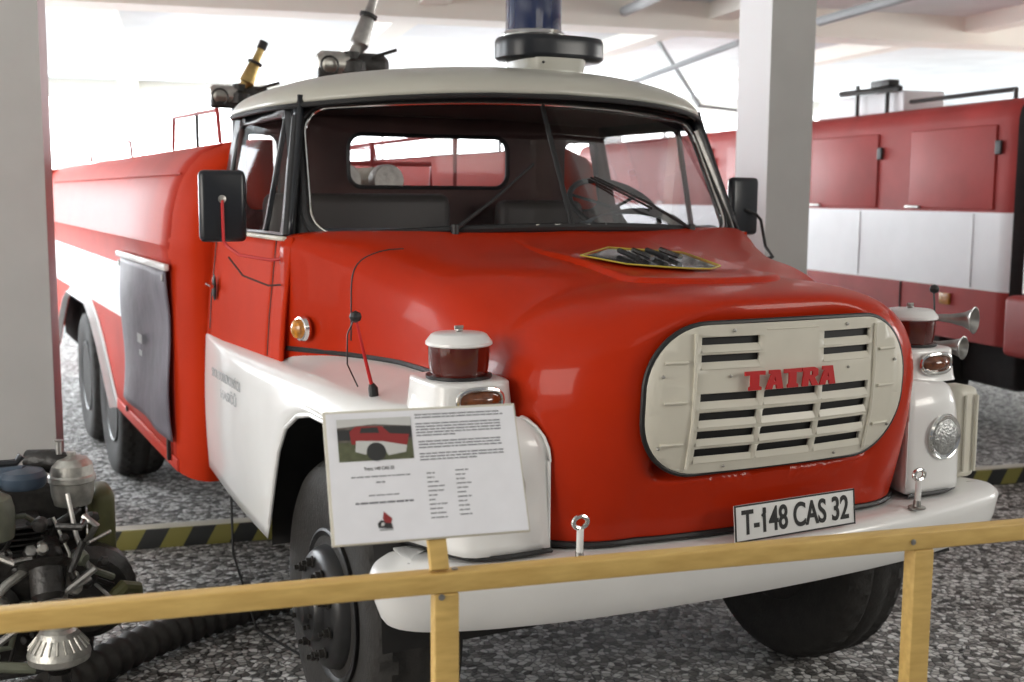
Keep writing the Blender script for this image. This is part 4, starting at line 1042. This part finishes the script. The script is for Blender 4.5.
for i,(y0,y1,z0,z1) in enumerate(((7.50,8.62,1.885,2.56),(9.12,10.28,1.885,2.56),(10.75,12.2,1.885,2.56),(12.6,14.2,1.885,2.56))):
    d=bdoor(y0,y1,z0,z1)
    g=G(); c=BF(X0-.03,y1-.1 if i else y1-.08,1.90); g.box(c,(.03,.20,.025),STEEL,rz=BR,bev=.006); g.build('door_latch',d,label='steel latch')
    g=G(); c=BF(X0-.025,y0-.04,2.38); g.box(c,(.02,.07,.11),BLACK,rz=BR,bev=.006); g.build('hinge',d,label='black catch')
g=G()
for y in (7.75,9.4,11.3): c=BF(X0-.004,y,1.55); g.box(c,(.012,.02,.60),WHITEBG,rz=BR,bev=.004)
for y in (8.7,10.5): c=BF(X0-.003,y,1.02); g.box(c,(.010,.015,.42),DARK,rz=BR)
g.build('panel_seam',bgt,split=True)
g=G(); c=BF(X0-.012,8.05,1.13); g.box(c,(.02,.14,.10),AMBER,rz=BR,bev=.008); g.build('side_reflector',bgt,label='small orange reflector')
g=G(); c=BF(5.2,12.2,.62); g.box(c,(2.0,9.6,.42),DARK,rz=BR,bev=.05); g.build('chassis',bgt)
for y in (8.6,13.0,14.4):
    g=G(); C=BF(X0+.05,y,.52); g.lathe([(.25,0),(.3,.005),(.45,.02),(.50,0),(.52,-.05),(.52,-.22),(.5,-.28),(.3,-.28)],C,TYRE,axis=tuple(BF(-1,0,0)),n=48); ty=g.build('tyre',bgt)
    g=G(); g.lathe([(.26,.0),(.25,-.03),(.16,-.06),(.10,-.03),(0,-.02)],C,RIMM,axis=tuple(BF(-1,0,0)),n=32); g.build('rim',ty)
g=G(); c=BF(4.45,9.9,2.87); g.box(c,(.45,1.5,.20),WHITEBG,rz=BR,bev=.02); g.build('roof_locker',bgt,label='pale grey roof locker')
g=G()
for y in (9.3,9.8): g.tube([pt(4.15,y,2.76),pt(4.15,y,3.06)],.02,OILY,8)
g.tube([pt(4.15,9.1,2.98),pt(4.15,10.1,3.0)],.03,OILY,8); g.box(BF(4.15,9.35,3.04),(.12,.3,.06),OILY,rz=BR,bev=.01); g.tube([pt(4.2,7.6,2.85),pt(4.2,9.0,2.85)],.02,OILY,8)
g.tube([pt(4.2,7.6,2.76),pt(4.2,7.6,2.86)],.02,OILY,8); g.build('roof_rack',bgt,split=True,label='dark roof rack fittings')
# third truck, right edge
tt=thing('right_edge_fire_truck','red and white fire truck only partly seen at the right edge, with red bumper','fire truck',pt(5.9,6,0))
g=G()
z3=[1.27,1.70,2.10,2.25,2.55,2.62]; x3=[0,0,0,.02,.10,.25]
g.grid(lambda u,v:pt(3.75+x3[round(v*5)]+(.15-.15*math.sin(min(1,u*4)*PI/2)),lerp(6.95-.15*(1-math.cos(min(1,u*4)*PI/2))-.0,4.4,max(0,u-.25)/.75),z3[round(v*5)]),16,5,REDBG,mf=lambda u,v:WHITEBG if int(v*5)<2 else (DARK if int(v*5)<4 else REDBG))
g.grid(lambda u,v:pt(lerp(3.9,8.5,u),6.95,z3[round(v*5)]),2,5,REDBG); g.grid(lambda u,v:pt(lerp(3.75,8.5,u),4.4,z3[round(v*5)]),2,5,REDBG)
g.grid(lambda u,v:pt(lerp(4.0,8.5,u),lerp(4.4,6.95,v),2.62),1,1,REDBG)
g.build('body',tt,smooth=40)
g=G(); g.box(BF(3.95,5.65,1.03),(.62,2.55,.46),REDBG,rz=BR,bev=.05); g.build('bumper',tt,label='red bumper')
g=G(); g.box(BF(6.3,5.65,.85),(4.4,2.2,.8),DARK,rz=BR,bev=.05); g.build('chassis',tt)
for y in (4.45,6.62):
    g=G(); C=BF(5.0,y,.52); g.lathe([(0,.02),(.25,0),(.45,.02),(.50,0),(.52,-.05),(.52,-.22),(.45,-.28),(0,-.28)],C,TYRE,axis=tuple(BF(0,1,0)),n=40); g.build('tyre',tt)

# ================================================================ the hall
g=G(); g.add([pt(-12,-6,0),pt(18,-6,0),pt(18,27,0),pt(-12,27,0)],[(0,1,2,3)],GRAVEL); g.build('floor',smooth=0,kind='structure')
def struct(o): o['kind']='structure'; return o
# kerb with hazard stripes
g=G(); g.box((0,0,.055),(8,.10,.11),HAZ,bev=.006); k=g.build('striped_kerb',None,smooth=30); k.location=BF(-.55,6.29,0); k.rotation_euler=(0,0,BR)
tag(k,'long low kerb board with black and yellow hazard stripes running across the gravel under the truck','kerb')
g=G(); g.box((0,.01,.112),(8,.09,.008),CREAM,bev=.003); g.build('kerb_cap',k,label='pale top strip'); bpy.data.objects['kerb_cap'].matrix_parent_inverse=Matrix.Identity(4)
# columns
def column(xc,yc,w,d,name,label):
    t=thing(name,label,'column',pt(xc,yc,0),'structural columns of the hall') 
    g=G(); c=BF(xc,yc,2.1); g.box(c,(w,d,4.2),CONCRETE,rz=BR,bev=.004); o=g.build('shaft',t,smooth=30)
    return t,o
H=4.15
def colbox(x0,x1,y0,y1,name,mside,n):
    g=G(); z0,z1=0,H
    P=[pt(x0,y0,0),pt(x1,y0,0),pt(x1,y1,0),pt(x0,y1,0),pt(x0,y0,H),pt(x1,y0,H),pt(x1,y1,H),pt(x0,y1,H)]
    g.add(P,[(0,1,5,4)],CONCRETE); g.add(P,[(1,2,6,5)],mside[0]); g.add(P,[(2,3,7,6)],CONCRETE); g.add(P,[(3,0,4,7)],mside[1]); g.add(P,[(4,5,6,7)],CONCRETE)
    o=g.build(name,smooth=0,origin=pt((x0+x1)/2,(y0+y1)/2,0)); o['kind']='structure'; return o
cR=(1.755,2.12); 
colbox(1.645,1.985,6.94,7.42,'trim_1',(CONCRETE,COLLIT),1)
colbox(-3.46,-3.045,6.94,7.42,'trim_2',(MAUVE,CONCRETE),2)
# ceiling
g=G(); g.add([pt(-12,-4,H+.12),pt(18,-4,H+.12),pt(18,27,H+.12),pt(-12,27,H+.12)],[(3,2,1,0)],CEILM); g.build('ceiling',smooth=0,kind='structure',solid=.05,off=1)
n=3
for y in (12.6,25.0):
    g=G(); c=BF(3,y,H-.06); g.box(c,(30,.5,.40),BEAMM,rz=BR); g.build('trim_%d'%n,smooth=0,kind='structure'); n+=1
for x in (-3.05,.45,3.9,7.4):
    g=G(); c=BF(x,11.5,H+.0); g.box(c,(.30,30,.24),BEAMM,rz=BR); g.build('trim_%d'%n,smooth=0,kind='structure'); n+=1
# roof truss pipes
for i,(a,b,r) in enumerate((((3.35,14.87,3.35),(3.56,11.17,3.62),.035),((4.12,10.51,3.77),(4.14,8.6,3.80),.05),((2.4,10.4,3.98),(2.8,13.03,4.1),.06),((4.22,13.54,3.13),(5.3,13.2,3.0),.02),((4.22,13.54,3.13),(4.0,14.5,4.1),.03))):
    g=G(); g.tube([pt(*a),pt(*b)],r,PIPEG,8); g.build('trim_%d'%n,kind='structure'); n+=1
# walls
def wall(name,x0,y0,x1,y1):
    g=G(); a=BF(x0,y0); b=BF(x1,y1); nrm=(b-a).normalized().cross(Vector((0,0,1)))*-.12
    P=[a,b,b+nrm,a+nrm]; g.add([(p.x,p.y,0) for p in P]+[(p.x,p.y,H+.12) for p in P],[(0,1,5,4),(1,2,6,5),(2,3,7,6),(3,0,4,7),(4,5,6,7)],WALLM); return g.build(name,smooth=0,kind='structure')
wall('wall_back',-12,26,18,26); wall('wall_left',-9,-4,-9,26); wall('wall_right',17,26,17,-4)
def window(n,x0,y0,x1,y1,z0,z1,div,nin,pane=DAY):
    a=BF(x0,y0); b=BF(x1,y1); L=(b-a).length; d=(b-a).normalized(); nn=Vector((nin[0],nin[1],0)); nn=BF(*nin).normalized()
    ang=math.atan2(d.y,d.x); c=(a+b)/2+nn*.03
    g=G(); g.box((c.x,c.y,(z0+z1)/2),(L,.02,z1-z0),pane,rz=ang); w=g.build('window_%d'%n,smooth=0,kind='structure')
    g=G(); cc=c+nn*.03
    for k in range(div+1):
        p=a+d*(L*k/div)+nn*.06; g.box((p.x,p.y,(z0+z1)/2),(.07,.06,z1-z0+.07),TRIMM,rz=ang)
    for z in (z0,(z0+z1)/2,z1): g.box((cc.x,cc.y,z),(L,.06,.07),TRIMM,rz=ang)
    g.build('window_frame',w,smooth=0)
wn=1
for y in (8,12,16,20): window(wn,-9,y,-9,y+3.2,1.3,3.9,3,(1,0),DAYL); wn+=1
window(wn,-9,0.5,-9,5.5,.9,3.9,4,(1,0),DAYN); wn+=1
window(wn,-6.2,-1.2,-6.8,2.6,.25,3.6,3,(1,.15),DAYN); wn+=1  # unseen glowing pane added inside the hall for its reflection on the nose
for x in (-8,-4,0,4,8,12): window(wn,x,26,x+3.4,26,1.3,4.0,3,(0,-1)); wn+=1
for y in (4,9,14,19): window(wn,17,y+3.4,17,y,1.5,3.9,3,(-1,0),DAYL); wn+=1

# ceiling lamps (invented fluorescent fittings, none placed)
LAMP=mat('lamp_tube',(1,.95,.86),.3,emit=9)
def lamp(x,y,lab):
    t=thing('ceiling_lamp',lab,'lamp',pt(x,y,H-.02),'fluorescent ceiling lamps')
    g=G(); g.box(BF(x,y,H+.02),(.24,1.5,.06),TRIMM,rz=BR,bev=.01); g.build('lamp_housing',t)
    g=G(); g.box(BF(x,y,H-.02),(.18,1.4,.025),LAMP,rz=BR); g.build('lamp_diffuser',t,smooth=0)
# ---------------------------------------------------------------- lights
def area(loc,target,sx,sy,power,colr,name):
    l=bpy.data.lights.new(name,'AREA'); l.shape='RECTANGLE'; l.size=sx; l.size_y=sy; l.energy=power; l.color=colr
    o=bpy.data.objects.new(name,l); col.objects.link(o); o.location=loc; o.rotation_euler=(Vector(target)-Vector(loc)).to_track_quat('-Z','Y').to_euler(); return o
area(BF(-8.7,12,2.7),BF(0,10,1.2),14,2.6,950,(.92,.96,1),'window_light_left')
area(BF(3,25.5,2.8),BF(2,10,1.2),18,2.6,1300,(.95,.97,1),'window_light_back')
area(BF(-6.0,1.2,2.3),BF(-.8,4.2,1.2),3.2,2,100,(1,.95,.88),'window_light_near_left')  # added fill that brightens the truck's left side; no window emits it
area(BF(16.6,9,2.7),BF(3,8,1.2),12,2.5,1100,(1,.97,.92),'window_light_right')
area(BF(0,-1.0,H-.15),BF(.3,3.5,1.0),3,1.2,12,(1,.93,.83),'ceiling_light_front')  # added fill for the truck's front; no ceiling lamp hangs there
area((4.0,-1.0,2.9),(.9,3.2,.8),2.2,1.4,85,(1,.96,.88),'window_light_front_right')  # added fill in the open hall for bumper and gravel; no window there
w=bpy.data.worlds.new('World'); sc.world=w; w.use_nodes=True
w.node_tree.nodes['Background'].inputs[0].default_value=(.93,.95,1,1); w.node_tree.nodes['Background'].inputs[1].default_value=.17

# ---------------------------------------------------------------- camera
cam=bpy.data.cameras.new('Camera'); co=bpy.data.objects.new('Camera',cam); col.objects.link(co)
Mr=[(.89184829,-.45230186,.00544597),(-.05155637,-.11360529,-.99218737),(.44938689,.88459983,-.12463772)]
r=Vector(Mr[0]); d=Vector(Mr[1]); f=Vector(Mr[2])
mw=Matrix(((r.x,-d.x,-f.x,-2.385),(r.y,-d.y,-f.y,0),(r.z,-d.z,-f.z,1.99),(0,0,0,1)))
co.matrix_world=mw; cam.sensor_width=36; cam.lens=1168/1024*36; cam.clip_end=200
cam.dof.use_dof=True; cam.dof.focus_distance=3.7; cam.dof.aperture_fstop=3.2
sc.camera=co
sc.view_settings.view_transform='Standard'; sc.view_settings.look='None'; sc.view_settings.exposure=0.35; sc.view_settings.gamma=1; sc.view_settings.use_curve_mapping=False
for o in bpy.data.objects:
    if '_w' in o.keys(): del o['_w']
